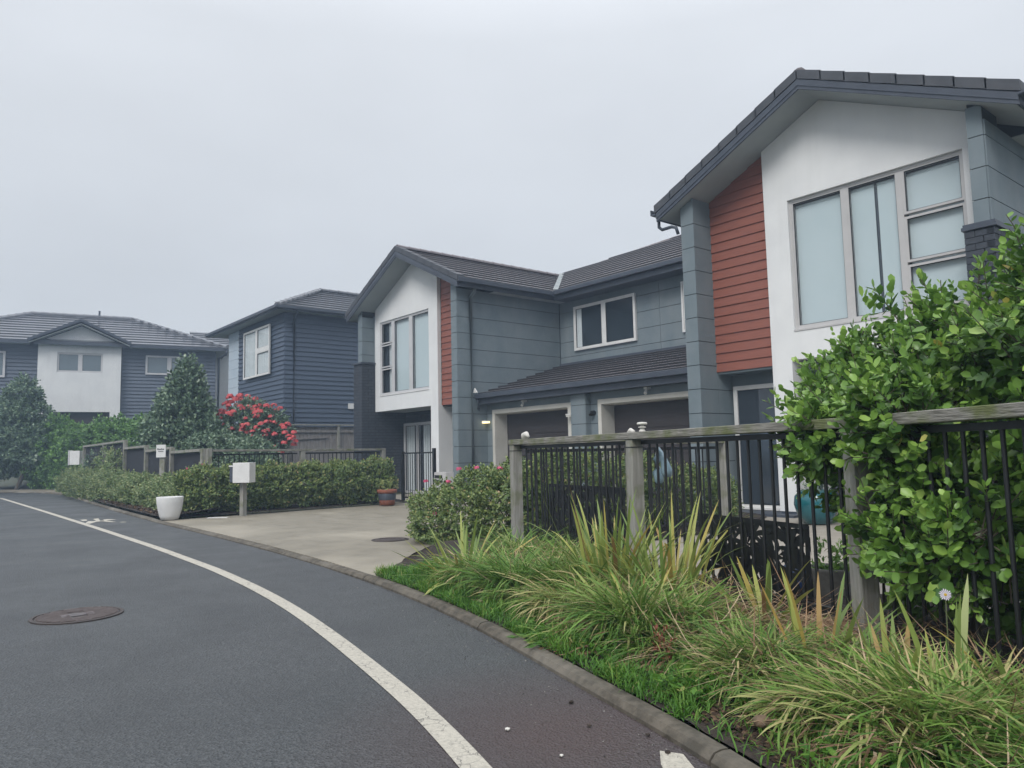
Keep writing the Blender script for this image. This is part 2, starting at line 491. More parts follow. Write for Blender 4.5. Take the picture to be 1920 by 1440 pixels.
# leaf templates: x along the leaf, y across, z out of the face
LEAF_V = np.array([(0, 0, 0), (.35, 0, -.05), (.72, 0, -.05), (1, 0, .02), (.35, .30, .05), (.72, .30, .05), (.35, -.30, .05), (.72, -.30, .05)], float)
LEAF_T = np.array([(0, 1, 4), (0, 6, 1), (1, 2, 5), (1, 5, 4), (1, 6, 7), (1, 7, 2), (2, 3, 5), (2, 7, 3)])
DIA_V = np.array([(0, 0, 0), (.5, .22, .06), (1, 0, 0), (.5, -.22, .06)], float)
DIA_T = np.array([(0, 1, 2), (0, 2, 3)]) * 1
DIA_T = np.array([(0, 2, 1), (0, 3, 2)])

def scatter(V0, T0, P, X, Z, S, tint):
    X = norm(X); Y = norm(np.cross(Z, X)); Z = np.cross(X, Y)
    S = np.asarray(S)
    if S.ndim == 1: S = np.repeat(S[:, None], 3, 1)
    n, k = len(P), len(V0)
    V = P[:, None, :] + (V0[None, :, 0:1] * S[:, None, 0:1]) * X[:, None, :] + (V0[None, :, 1:2] * S[:, None, 1:2]) * Y[:, None, :] + (V0[None, :, 2:3] * S[:, None, 2:3]) * Z[:, None, :]
    T = T0[None] + (np.arange(n) * k)[:, None, None]
    return V.reshape(-1, 3), T.reshape(-1, 3), np.repeat(tint, k)

def randdir(n):
    return norm(rng.normal(size=(n, 3)))

def shoots(Pb, D, L, nl, leaf, spread=0.9, jitter=0.25):
    """leaves in a spiral round each shoot: Pb bases, D directions, L lengths, nl leaves each, leaf length. returns P, X, Z, S"""
    n = len(Pb)
    D = norm(D)
    a = norm(np.cross(D, norm(rng.normal(size=(n, 3)))))
    b = np.cross(D, a)
    k = np.arange(nl)
    f = (k + 0.7) / nl
    az = k * 2.4
    P_ = Pb[:, None] + D[:, None] * (L[:, None] * f[None])[..., None]
    rad = np.cos(az)[None, :, None] * a[:, None] + np.sin(az)[None, :, None] * b[:, None]
    tilt = spread * (1.15 - 0.75 * f)[None, :, None]
    X = norm(D[:, None] * (1 - tilt * 0.5) + rad * tilt + rng.normal(size=(n, nl, 3)) * jitter)
    Zn = norm(D[:, None] - rad * 0.25 + rng.normal(size=(n, nl, 3)) * jitter + np.array([0, 0, 0.35]))
    S = leaf * (0.75 + 0.5 * rng.random((n, nl))) * (1.1 - 0.35 * f)[None]
    return P_.reshape(-1, 3), X.reshape(-1, 3), Zn.reshape(-1, 3), S.reshape(-1), np.tile(f, n)

def blob_points(blobs, n, shell=(0.82, 1.0), lump=0.12, zmin=None, front=None):
    """points and outward directions on a union of ellipsoids (cx,cy,cz,rx,ry,rz)."""
    B = np.array(blobs, float)
    area = (B[:, 3] * B[:, 4] + B[:, 4] * B[:, 5] + B[:, 3] * B[:, 5])
    idx = rng.choice(len(B), size=int(n * 2.2), p=area / area.sum())
    d = randdir(len(idx))
    c = B[idx]
    k = 1 + lump * (np.sin(d[:, 0] * 7 + c[:, 0] * 3) * np.cos(d[:, 1] * 6 + c[:, 1] * 5) + np.sin(d[:, 2] * 9 + c[:, 0]) * 0.6)
    r = (shell[0] + (shell[1] - shell[0]) * rng.random(len(idx)) ** 0.6) * k
    P_ = c[:, :3] + d * c[:, 3:] * r[:, None]
    nrm = norm(d / c[:, 3:])
    keep = np.ones(len(idx), bool)
    for j, q in enumerate(B):
        e_ = (((P_ - q[:3]) / q[3:]) ** 2).sum(1)
        keep &= ~((e_ < 0.62) & (idx != j))
    if zmin is not None: keep &= P_[:, 2] > zmin
    P_, nrm = P_[keep], nrm[keep]
    return P_[:n], nrm[:n]

def plant_mesh(name, blobs, nshoot, nl, leaf, mats, slen=0.12, up=0.35, V0=DIA_V, T0=DIA_T, lump=0.14, wide=1.0, zmin=None, shell=(0.72, 1.0), hue=(0.0, 1.0), noise_=0.35, spread=0.9):
    P_, N_ = blob_points(blobs, nshoot, shell, lump, zmin)
    D = norm(N_ + np.array([0, 0, up]) + rng.normal(size=N_.shape) * noise_)
    L = slen * (0.6 + 0.8 * rng.random(len(P_)))
    p, X, Z, S, f = shoots(P_ - D * (L * 0.3)[:, None], D, L, nl, leaf, spread)
    sh = np.repeat(rng.random(len(P_)), nl)
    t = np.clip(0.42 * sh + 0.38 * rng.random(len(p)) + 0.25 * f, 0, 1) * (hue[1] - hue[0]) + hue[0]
    S3 = np.stack([S, S * wide, S], 1)
    V, T, tt = scatter(V0, T0, p, X, Z, S3, t)
    return fast_mesh(name, V, T, tt, mats), (p, X, Z, S3, t)

# ------------------------------------------------------------------ ground
KERB = [(-52, -9.0), (-47, -4.0), (-42, 0.3), (-39.6, 2.5), (-37.8, 3.7), (-35.8, 4.45), (-33, 4.75), (-30, 4.68), (-27, 4.48), (-23, 4.2), (-19.2, 4.0), (-15, 3.82), (-12, 3.76), (-9.6, 3.68), (-7.7, 3.56), (-6.2, 3.40), (-5.0, 3.21), (-4.05, 3.0),
        (-3.3, 2.80), (-2.7, 2.62), (-2.26, 2.50), (-1.95, 2.42), (-1.5, 2.25), (-0.8, 1.95), (0.0, 1.56), (1.0, 0.95), (2.5, -0.2), (4.5, -2.2)]
LINE = [(-50, -9.5), (-44, -4.2), (-39.0, 0.3), (-36, 2.0), (-34, 2.6), (-31.7, 2.82), (-22, 2.81), (-15.2, 2.78), (-10.8, 2.73), (-8.31, 2.65), (-7.0, 2.555), (-6.2, 2.47), (-5.5, 2.375), (-5.0, 2.29), (-4.37, 2.175), (-3.76, 2.05), (-3.11, 1.915),
        (-2.68, 1.80), (-2.3, 1.69), (-1.8, 1.52), (-1.0, 1.18), (0, 0.65), (1.5, -0.4), (3.5, -2.3)]

def smooth_path(pts, step):
    pts = np.array(pts, float)
    t = np.r_[0, np.cumsum(np.hypot(*np.diff(pts, axis=0).T))]
    q = np.linspace(0, t[-1], max(2, int(t[-1] / step)))
    # catmull-like smoothing: interpolate then average
    xy = np.stack([np.interp(q, t, pts[:, i]) for i in (0, 1)], 1)
    for _ in range(6):
        xy[1:-1] = (xy[:-2] + 2 * xy[1:-1] + xy[2:]) / 4
    return xy

KP = smooth_path(KERB, 0.2)
def kerb_y(x): return np.interp(x, KP[:, 0], KP[:, 1])
LP = smooth_path(LINE, 0.15)

def rise(x, y):
    """the land climbs to the far end of the street and behind the beds there."""
    s = np.clip((-np.asarray(x) - 16.5) / 16.0, 0, 1); s = s * s * (3 - 2 * s)
    t = np.clip((np.asarray(y) - 4.9) / 3.5, 0, 1); t = t * t * (3 - 2 * t)
    far = np.clip((-np.asarray(x) - 37.0) / 6.0, 0, 1)
    return 1.25 * s * t * 0.9 + 0.2 * far * t

# ground sheet to the horizon
gx = np.r_[np.linspace(-420, -62, 14), np.arange(-60, 12.1, 1.0), np.linspace(16, 420, 14)]
gy = np.r_[np.linspace(-420, -26, 12), np.arange(-24, 30.1, 0.75), np.linspace(34, 420, 12)]
GX, GY = np.meshgrid(gx, gy)
GZ = -0.06 + rise(GX, GY)
V = np.stack([GX, GY, GZ], -1).reshape(-1, 3)
nx_, ny_ = len(gx), len(gy)
ii, jj = np.meshgrid(np.arange(nx_ - 1), np.arange(ny_ - 1))
a0 = (jj * nx_ + ii).ravel()
T = np.concatenate([np.stack([a0, a0 + 1, a0 + nx_ + 1], 1), np.stack([a0, a0 + nx_ + 1, a0 + nx_], 1)])
o = link('ground', fast_mesh('ground', V, T, None, M['earth'], smooth=True)); tag(o, kind='structure')

def strip_between(A, B, z0, z1, name, m, skirt=0.0):
    """sheet between two polylines of equal length."""
    n_ = len(A)
    mb = MB()
    for i in range(n_ - 1):
        mb.add([(A[i][0], A[i][1], z0), (A[i + 1][0], A[i + 1][1], z0), (B[i + 1][0], B[i + 1][1], z1), (B[i][0], B[i][1], z1)], [(0, 1, 2, 3)])
    return mb.build(name, m)

def offset_path(path, d):
    t = np.gradient(path, axis=0)
    t = t / np.linalg.norm(t, axis=1, keepdims=True)
    return path + np.stack([-t[:, 1], t[:, 0]], 1) * d

# road sheet (0 m), from well behind the camera to the kerb
RP = KP
far = np.stack([np.maximum(RP[:, 0], -40) , np.minimum(np.full(len(RP), -5.2), RP[:, 1] - 6)], 1)
o = strip_between(far, RP, 0.0, 0.0, 'road', M['asphalt']); tag(o, kind='structure')
# far-side verge slab
mb = MB(); mb.box(-60, 12, -5.45, -5.2, -0.05, 0.11)
o = mb.build('far_kerb', M['kerb']); tag(o, kind='structure')

# kerb stones along the near side (a low mountable kerb), cut in 2.4 m lengths
kin = offset_path(KP, 0.085)
klo = offset_path(KP, 0.022)
d_len = np.r_[0, np.cumsum(np.linalg.norm(np.diff(KP, axis=0), axis=1))]
def kerb_h(x):
    # flush at the drive, higher by the garden
    w = np.clip((x + 7.6) / 1.6, 0, 1) + np.clip((-15.2 - x) / 1.2, 0, 1)
    return 0.034 + 0.016 * np.clip(w, 0, 1)
kroot = empty('kerb', (-10, 3.75, 0), None, None)
kroot['kind'] = 'structure'
seg, start = 2.4, 0.0
i0 = 0
while i0 < len(KP) - 2:
    i1 = i0
    while i1 < len(KP) - 1 and d_len[i1] - d_len[i0] < seg: i1 += 1
    mb = MB()
    sh = 0.006
    vs = []
    for i in range(i0, i1 + 1):
        h = kerb_h(KP[i, 0])
        ax = KP[i].copy(); bx = klo[i]; cx = kin[i]
        tt_ = (KP[min(i + 1, len(KP) - 1)] - KP[max(i - 1, 0)]); tt_ = tt_ / np.linalg.norm(tt_)
        push = tt_ * (sh if i == i0 else (-sh if i == i1 else 0))
        vs += [(*(ax + push), -0.03), (*(ax + push), h * 0.35), (*(bx + push), h * 0.86), (*((bx + cx) / 2 + push), h), (*(cx + push), h), (*(cx + push), -0.03)]
    fs = []
    for i in range(i1 - i0):
        for j in range(5):
            fs.append((i * 6 + j, i * 6 + j + 1, (i + 1) * 6 + j + 1, (i + 1) * 6 + j))
    fs += [tuple(range(6)), tuple((i1 - i0) * 6 + j for j in range(5, -1, -1))]
    mb.add(vs, fs)
    mb.build('kerb_stone', M['kerb'], kroot)
    i0 = i1

# white edge line
la, lb = offset_path(LP, -0.055), offset_path(LP, 0.055)
o = strip_between(la, lb, 0.004, 0.004, 'painted_edge_line', M['paint']); tag(o, kind='structure')
# painted walking figure and the corner of a second marking
mb = MB()
def flat(mb, pts, z=0.004): mb.add([(x, y, z) for x, y in pts], [tuple(range(len(pts)))])
flat(mb, [(-17.72, 3.05), (-17.25, 2.98), (-17.25, 2.90), (-17.72, 2.93)][::-1])
flat(mb, [(-17.15, 2.98), (-16.55, 2.83), (-16.35, 2.87), (-16.95, 3.14)], 0.0046)
flat(mb, [(-16.80, 3.08), (-16.80, 3.14), (-17.78, 3.28), (-17.72, 3.16)][::-1], 0.0052)
flat(mb, [(-17.35, 3.28), (-16.95, 3.24), (-16.98, 3.47), (-17.35, 3.38)], 0.0058)
flat(mb, [(-17.0, 3.12), (-16.35, 3.25), (-16.3, 3.33), (-17.0, 3.26)], 0.0064)
flat(mb, [(-16.22 + 0.09 * math.cos(t), 3.42 + 0.06 * math.sin(t)) for t in np.linspace(0, 2 * math.pi, 10, endpoint=False)])
o = mb.build('painted_walking_figure', M['paint']); tag(o, kind='structure')
mb = MB()
flat(mb, [(-1.985, 2.315), (-1.905, 2.355), (-1.80, 2.285), (-1.66, 2.17), (-1.75, 2.10), (-1.90, 2.22)])
o = mb.build('painted_arrow_tip', M['paint']); tag(o, kind='structure')

# concrete drive, courtyard, beds
def kseg(x0, x1, d=0.11, n_=60):
    p = offset_path(KP, d)
    xs = np.linspace(x0, x1, n_)
    return [(x, float(np.interp(x, p[:, 0], p[:, 1]))) for x in xs]

def slab(name, poly, z, m, depth=0.08):
    mb = MB(); mb.prism(poly, 2, z - depth, z)
    o = mb.build(name, m); tag(o, kind='structure'); return o

EDGE = [(-6.25, 3.55), (-6.8, 4.2), (-7.6, 5.0), (-8.6, 5.9), (-8.9, 7.0), (-8.6, 9.0), (-8.4, 10.9)]   # bed edge, right of the drive
# drive in three poured bays with a joint between them
kd = kseg(-15.45, -6.3, n_=40)
slab('driveway', kd + EDGE + [(-8.4, 11.62), (-16.0, 11.62), (-15.9, 9.4), (-15.6, 6.5), (-15.5, 4.4)], 0.034, M['concrete'])
slab('courtyard', [(-6.9, 5.9), (-6.25, 5.55), (-4.2, 5.05), (-2.75, 4.55), (-2.6, 5.15), (-1.2, 4.95), (0.4, 4.3), (2.5, 3.4), (3, 12.2), (-8.3, 12.2), (-8.3, 9.0)], 0.05, M['court'])
slab('far_driveway', [(-33.0, 4.95), (-31.8, 5.05), (-33, 6.2), (-38.2, 5.4), (-41.5, 3.2), (-44.5, 0.6), (-47, -2.2), (-47.2, -3.7), (-42.1, 0.42), (-39.7, 2.62), (-37.9, 3.85), (-35.8, 4.62)], 0.09, M['concrete'])
slab('entry_path', [(-20.0, 9.9), (-15.2, 9.9), (-15.0, 12.2), (-20, 12.2)], 0.045, M['court'])
slab('doorstep', [(-8.08, 11.0), (-6.5, 11.0), (-6.5, 11.78), (-8.08, 11.78)], 0.09, M['barge'])

def bed(name, poly_a, poly_b, hfun, m, nb=14):
    A_, B_ = np.array(poly_a), np.array(poly_b)
    V, T = [], []
    n_ = len(A_)
    for j in range(nb + 1):
        w = j / nb
        q = A_ * (1 - w) + B_ * w
        for i in range(n_):
            V.append((q[i, 0], q[i, 1], hfun(q[i, 0], q[i, 1], w) + float(rng.normal() * 0.006)))
    for j in range(nb):
        for i in range(n_ - 1):
            k = j * n_ + i
            T += [(k, k + 1, k + n_ + 1), (k, k + n_ + 1, k + n_)]
    o = link(name, fast_mesh(name, np.array(V), np.array(T), None, m, smooth=True)); tag(o, kind='structure')
    return o

def resamp(pts, n_):
    pts = np.array(pts, float)
    t = np.r_[0, np.cumsum(np.hypot(*np.diff(pts, axis=0).T))]
    q = np.linspace(0, t[-1], n_)
    return np.stack([np.interp(q, t, pts[:, i]) for i in (0, 1)], 1)

def verge_z(x, y):
    d = y - (kerb_y(x) + 0.19)
    return 0.085 + 0.05 * np.clip(d / 1.2, 0, 1)
A_ = resamp(kseg(-6.35, 3.2, 0.11, 80), 90)
B_ = resamp([(-6.75, 4.15), (-7.6, 5.0), (-8.6, 5.9), (-6.8, 6.0), (-6.3, 5.62), (-4.2, 5.12), (-2.0, 4.42), (0.4, 3.0), (3.2, 1.4)], 90)
B_ = resamp([(-6.75, 4.15), (-7.5, 5.0), (-7.0, 5.7), (-6.3, 5.62), (-4.2, 5.12), (-2.75, 4.65), (-2.55, 5.2), (-1.2, 5.0), (0.4, 4.35), (3.2, 3.2)], 90)
bed('verge_soil', A_, B_, lambda x, y, w: 0.046 + 0.11 * w, M['soil'])
A_ = resamp([(-7.4, 4.9), (-8.62, 5.9), (-8.95, 7.0), (-8.65, 9.0), (-8.4, 10.9)], 30)
B_ = resamp([(-6.3, 5.5), (-6.25, 6.2), (-6.2, 7.0), (-6.15, 8.6), (-6.9, 10.9)], 30)
bed('side_bed_soil', A_, B_, lambda x, y, w: 0.07 + 0.05 * math.sin(math.pi * w), M['soil'])
A_ = resamp(kseg(-32.4, -15.5, 0.11, 60), 70)
B_ = resamp([(-33.5, 5.3), (-27, 6.0), (-20, 6.2), (-16.9, 6.0), (-15.55, 5.0)], 70)
bed('mulch_bed', A_, B_, lambda x, y, w: 0.09 + 0.12 * w + 0.5 * float(rise(x, y + 0.8)), M['soil'])
A_ = resamp([(-15.5, 4.1), (-15.6, 6.5), (-15.9, 9.6)], 30)
B_ = resamp([(-17.2, 4.6), (-17.2, 6.5), (-17.2, 9.8)], 30)
bed('side_mulch_bed', A_, B_, lambda x, y, w: 0.075 + 0.07 * w, M['soil'])

# ------------------------------------------------------------------ building helpers
def clip_gable(poly, xc, za, sl):
    """keep the part of an x-z polygon below z = za - sl*|x-xc|."""
    for sgn in (1, -1):
        out = []
        g = lambda p: za - sl * sgn * (p[0] - xc) - p[1]
        for i in range(len(poly)):
            p, q = poly[i], poly[(i + 1) % len(poly)]
            gp, gq = g(p), g(q)
            if gp >= 0: out.append(p)
            if gp * gq < 0:
                t = gp / (gp - gq)
                out.append((p[0] + t * (q[0] - p[0]), p[1] + t * (q[1] - p[1])))
        poly = out
        if len(poly) < 3: return []
    return poly

def roof_slope(E0, u, v, length, run, pitch, n_c, parent, mats, local=False, cut=None, cut2=None, t=0.045, wave=0.3):
    """courses of tiles: E0 eave start, u along the eave, v up the slope (both unit, horizontal)."""
    E0, u, v = np.array(E0, float), np.array([*u, 0.0]), np.array([*v, 0.0])
    mb = MB()
    dr = run / n_c
    for i in range(n_c):
        r0, r1 = i * dr, (i + 1) * dr + 0.03
        s0 = cut(r0) if cut else 0.0
        s1 = length - (cut2(r0) if cut2 else 0.0)
        if s1 - s0 < 0.05: continue
        n_ = max(2, int((s1 - s0) / (wave / 3)) + 1)
        n_ = min(n_, 120)
        vs = []
        for k in range(n_):
            s_ = s0 + (s1 - s0) * k / (n_ - 1)
            w = 0.0
            p0 = E0 + u * s_ + v * r0; p1 = E0 + u * s_ + v * r1
            z0 = E0[2] + r0 * pitch; z1 = E0[2] + r1 * pitch
            vs += [(p0[0], p0[1], z0 - 0.005), (p0[0], p0[1], z0 + t + w), (p1[0], p1[1], z1 + 0.004 + w)]
        mb.add(vs, [(k * 3 + 1, (k + 1) * 3 + 1, (k + 1) * 3 + 2, k * 3 + 2) for k in range(n_ - 1)], 0)
        mb.add(vs, [(k * 3, (k + 1) * 3, (k + 1) * 3 + 1, k * 3 + 1) for k in range(n_ - 1)], 1)
    o = mb.build('roof_tiles', mats, parent, local, recalc=False)
    o['kind'] = 'stuff'
    return o

def ridge_tiles(p0, p1, parent, local=False, r=0.10, step=0.36, m=None):
    p0, p1 = Vector(p0), Vector(p1)
    L = (p1 - p0).length; n_ = max(1, int(L / step)); d = (p1 - p0) / n_
    dn = d.normalized(); side = dn.cross(Vector((0, 0, 1))).normalized()
    for i in range(n_):
        a = p0 + d * i; b = a + d * 1.06
        vs = []
        for q, rr_ in ((a, r * 1.08), (b, r * 0.95)):
            for k in range(7):
                t = math.pi * (k / 6) * 1.15 - 0.075 * math.pi
                vs.append(tuple(q + side * math.cos(t) * rr_ + Vector((0, 0, math.sin(t) * rr_ * 0.75 - 0.02))))
        mb = MB(); mb.add(vs, [(k, k + 1, k + 8, k + 7) for k in range(6)] + [tuple(range(7)), tuple(range(13, 6, -1))])
        mb.build('ridge_tile', m or M['tile'], parent, local)

def gutter(p0, p1, parent, local=False, out=None, h=0.11, w=0.11, m=None):
    """box gutter with a fascia behind it; out = horizontal unit vector pointing away from the roof."""
    p0, p1, out = Vector(p0), Vector(p1), Vector(out)
    mb = MB()
    prof = [(0, 0), (w, 0.01), (w, h), (w - 0.015, h + 0.008), (w - 0.02, h - 0.004), (w - 0.02, 0.03), (0, 0.03)]
    vs = []
    for q in (p0, p1):
        for a, z in prof: vs.append(tuple(q + out * a + Vector((0, 0, z))))
    k = len(prof)
    mb.add(vs, [(i, (i + 1) % k, (i + 1) % k + k, i + k) for i in range(k)] + [tuple(range(k)), tuple(range(2 * k - 1, k - 1, -1))])
    mb.build('gutter', m or M['barge'], parent, local)

def frame_rect(mb, x0, x1, z0, z1, y0, y1, w=0.05, mi=0):
    mb.box(x0, x1, y0, y1, z0, z0 + w, mi); mb.box(x0, x1, y0, y1, z1 - w, z1, mi)
    mb.box(x0, x0 + w, y0, y1, z0 + w, z1 - w, mi); mb.box(x1 - w, x1, y0, y1, z0 + w, z1 - w, mi)

def window_y(parent, x0, x1, z0, z1, yf, cells, frame, back, depth=0.07, label=None, local=False, fw=0.045, backm=None):
    """window facing -Y; yf front of frame; cells = list of (x0,x1,z0,z1) opening rectangles inside the outer frame."""
    mb = MB(); frame_rect(mb, x0, x1, z0, z1, yf, yf + depth, fw)
    w = mb.build('window', frame, parent, local)
    if label: w['label'] = label
    for (a, b, c_, d_) in cells:
        mb = MB(); frame_rect(mb, a, b, c_, d_, yf + 0.008, yf + depth - 0.005, 0.035)
        mb.build('sash', frame, w, local)
        mb = MB(); frame_rect(mb, a + 0.035, b - 0.035, c_ + 0.035, d_ - 0.035, yf + 0.022, yf + 0.04, 0.010)
        mb.build('gasket', M['gasket'], w, local)
        mb = MB(); mb.box(a + 0.04, b - 0.04, yf + 0.030, yf + 0.036, c_ + 0.04, d_ - 0.04)
        mb.build('pane', M['glass'], w, local)
        if back:
            mb = MB(); mb.box(a + 0.03, b - 0.03, yf + 0.10, yf + 0.105, c_ + 0.03, d_ - 0.03)
            mb.build('blind', back, w, local)
    return w

# ------------------------------------------------------------------ house A (right)
A = empty('townhouse', (-5.86, 11.26, 0), 'nearest townhouse with pale blinds in a big white-gable window, red boards beside it', 'house', 'two-storey houses of the street')
XA, ZA, SL = -5.81, 6.74, 0.475
def zsA(x): return ZA - SL * abs(x - XA)
# white wall with window opening and the open bay below it
WX0, WX1, YW = -6.89, -3.62, 11.26
wx0, wx1, wz0, wz1 = -6.46, -3.80, 3.08, 5.25
mb = MB()
def wpoly(p, y0=YW, y1=YW + 0.22, mbx=None, xc=XA, za=ZA):
    q = clip_gable(p, xc, za, SL)
    if q: (mbx or mb).prism(q, 1, y0, y1)
wpoly([(WX0, wz1), (WX1, wz1), (WX1, 8), (WX0, 8)])
wpoly([(WX0, 2.59), (WX1, 2.59), (WX1, wz0), (WX0, wz0)])
wpoly([(WX0, wz0), (wx0, wz0), (wx0, wz1), (WX0, wz1)])
wpoly([(wx1, wz0), (WX1, wz0), (WX1, wz1), (wx1, wz1)])
wpoly([(WX0, 0.13), (-6.53, 0.13), (-6.53, 2.59), (WX0, 2.59)], YW, YW + 1.0)
mb.build('front_wall', M['render'], A)
mb = MB(); mb.box(WX0 + 0.01, -6.54, YW + 0.01, YW + 0.99, 0.0, 0.128); mb.build('footing', M['barge'], A)
# recess behind the open bay: dark bricks, sliding door
mb = MB(); mb.box(-6.53, -3.4, 12.3, 12.4, 0, 2.7); mb.box(-6.53, -3.4, YW + 0.22, 12.3, 2.61, 2.68)
mb.build('porch_wall', M['brick'], A)
window_y(A, -6.2, -3.9, 0.08, 2.2, 12.22, [(-6.15, -5.05, 0.13, 2.15), (-5.05, -3.95, 0.13, 2.15)], M['alugrey'], M['blind2'], label='sliding door in the open porch')
# window: left fixed light, middle light with a slit in the blinds, three stacked lights on the right
w = window_y(A, wx0, wx1, wz0, wz1, YW + 0.05,
             [(-6.43, -5.55, 3.11, 5.22), (-5.49, -4.71, 3.11, 5.22), (-4.65, -3.83, 4.54, 5.22), (-4.65, -3.83, 3.82, 4.50), (-4.65, -3.83, 3.11, 3.78)],
             M['alugrey'], None, depth=0.08, fw=0.04)
mb = MB(); mb.box(-5.55, -5.49, YW + 0.055, YW + 0.13, 3.11, 5.22); mb.box(-4.71, -4.65, YW + 0.055, YW + 0.13, 3.11, 5.22); mb.build('mullion', M['alugrey'], w)
for a, b in ((-6.40, -5.57), (-5.46, -5.10), (-5.05, -4.74), (-4.62, -3.86)):
    mb = MB(); mb.box(a, b, YW + 0.15, YW + 0.154, 3.12, 5.12); mb.build('roller_blind', M['blind'], w)
    mb = MB(); mb.tube([(a, YW + 0.165, 5.14), (b, YW + 0.165, 5.14)], 0.028, 8); mb.build('blind_roll', M['blind'], w, smooth=True)
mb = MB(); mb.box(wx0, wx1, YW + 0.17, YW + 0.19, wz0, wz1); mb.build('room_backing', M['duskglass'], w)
mb = MB(); mb.box(wx0 - 0.0, wx1 + 0.0, YW - 0.012, YW + 0.05, wz0 - 0.03, wz0 - 0.002); mb.build('sill', M['alugrey'], w)
# red boards
z = 2.54
while z < 6.4:
    q = clip_gable([(-8.06, z), (WX0 + 0.02, z), (WX0 + 0.02, z + 0.168), (-8.06, z + 0.168)], XA, ZA, SL)
    if q:
        # lower edge proud of the upper one
        mb = MB(); n_ = len(q)
        vs = [(x, 11.36 - 0.022 * (1 - (zz - z) / 0.168), zz) for x, zz in q] + [(x, 11.40, zz) for x, zz in q]
        mb.add(vs, [tuple(range(n_)), tuple(range(2 * n_ - 1, n_ - 1, -1))] + [(i, i + n_, (i + 1) % n_ + n_, (i + 1) % n_) for i in range(n_)])
        mb.build('weatherboard', M['red'], A)
    z += 0.168
mb = MB()
wpoly([(-8.06, 2.545), (WX0, 2.545), (WX0, 8), (-8.06, 8)], 11.401, 11.8, mb)
mb.build('board_backing', M['joint'], A)
mb = MB(); mb.box(-8.06, WX0, 11.37, 11.8, 2.50, 2.538); mb.build('porch_soffit', M['teal'], A)
# entry wall and door
mb = MB(); mb.box(-8.06, -6.5, 11.8, 11.95, 0, 2.499); mb.build('entry_wall', M['teal'], A)
d = window_y(A, -7.99, -6.95, 0.10, 2.29, 11.72, [], M['white'], None, depth=0.08, fw=0.075)
d.name = 'front_door'
mb = MB(); mb.box(-7.91, -7.03, 11.74, 11.78, 0.19, 2.21); mb.build('door_leaf', M['duskglass'], d)
mb = MB(); mb.box(-7.99, -6.95, 11.62, 11.72, 0.10, 0.13); mb.build('door_sill', M['white'], d)

# panel cladding: faces of the two corner piers and the side walls
def panel_front(parent, x0, x1, zs, yf, gable=None, m=None, th=0.02, gap=0.006):
    for i in range(len(zs) - 1):
        q = [(x0, zs[i] + gap), (x1, zs[i] + gap), (x1, zs[i + 1] - gap), (x0, zs[i + 1] - gap)]
        if gable: q = clip_gable(q, *gable)
        if not q: continue
        mb = MB(); mb.prism(q, 1, yf, yf + th); mb.build('panel', m or M['teal'], parent)

def panel_side(parent, xf, y0, y1, zs, m=None, th=0.02, gap=0.006):
    for i in range(len(zs) - 1):
        mb = MB(); mb.box(xf - th, xf, y0, y1, zs[i] + gap, zs[i + 1] - gap); mb.build('panel', m or M['teal'], parent)

zsa = [0.0] + [2.65 + 0.425 * k for k in range(-6, 9)]
GA = (XA, ZA - 0.005, SL)
mb = MB()
q = clip_gable([(-8.32, 0), (-8.075, 0), (-8.075, 7), (-8.32, 7)], *GA); mb.prism(q, 1, 10.872, 11.36)
mb.box(-8.32, -8.075, 11.36, 11.8, 0, 2.6)
mb.build('pier_core', M['joint'], A)
panel_front(A, -8.33, -8.056, zsa, 10.85, GA)
zside = [q for q in zsa if q < 5.4] + [5.66]
panel_side(A, -8.055, 10.852, 11.36, zside)
panel_side(A, -8.055, 11.362, 11.80, [q for q in zsa if q < 2.6] + [2.53])
# left outer wall (teal) back to the link and beyond
mb = MB(); mb.box(-8.33, -8.321, 10.87, 20, 0, 5.40); mb.build('side_wall', M['teal'], A)
# right pier: panels above, dark bricks below
mb = MB(); q = clip_gable([(-3.575, 4.03), (-3.40, 4.03), (-3.40, 7), (-3.575, 7)], *GA); mb.prism(q, 1, 10.872, 11.4)
mb.box(-3.6, -3.401, 11.4, 20, 0, 5.42); mb.build('pier_core', M['joint'], A)
zr = [4.03, 4.35, 4.775, 5.2, 5.62]
panel_front(A, -3.59, -3.401, zr, 10.85, GA)
panel_side(A, -3.38, 10.87, 20.0, [4.03, 4.35, 4.775, 5.2, 5.42])
panel_side(A, -3.38, 11.6, 20.0, [0.0] + [0.95 + 0.425 * k for k in range(8)])
# brick pier: courses of single bricks
bx0, bx1, by0, by1 = -3.68, -3.32, 10.74, 11.62
mb = MB(); mb.box(bx0 + 0.012, bx1 - 0.012, by0 + 0.012, by1, 0, 3.93); mb.build('brick_core', M['mortar'], A)
bw, bh = 0.23, 0.086
me_full = MB(); me_full.box(0, bw - 0.010, 0, 0.1, 0, bh - 0.010)
ob = me_full.build('brick', M['brick'], A); bm_full = ob.data
bpy.data.objects.remove(ob)
def put_brick(x, y, z, rot, sx):
    o = bpy.data.objects.new('brick', bm_full); COL.objects.link(o); o.parent = A
    o.location = Vector((x, y, z)) - ORG[A.name]; o.rotation_euler = (0, 0, rot); o.scale = (sx, 1, 1)
nz_ = 0
z = 3.93 - bh
while z > 0:
    top = nz_ < 14
    odd = nz_ % 2
    if top:
        put_brick(bx0, by0, z, 0, 0.98 if odd else 0.55)
        put_brick(bx0 + (bw if odd else bw * 0.56), by0, z, 0, 0.56 if odd else 0.98)
        yy = by0 + (0.115 if odd else 0.0)
        while yy < by1 - 0.05:
            put_brick(bx1, yy, z, R(90), 1.0 if yy + bw < by1 else 0.5); yy += bw
    nz_ += 1; z -= bh
zlow = 3.93 - 14 * bh
mb = MB()
k = 0
z = zlow - bh
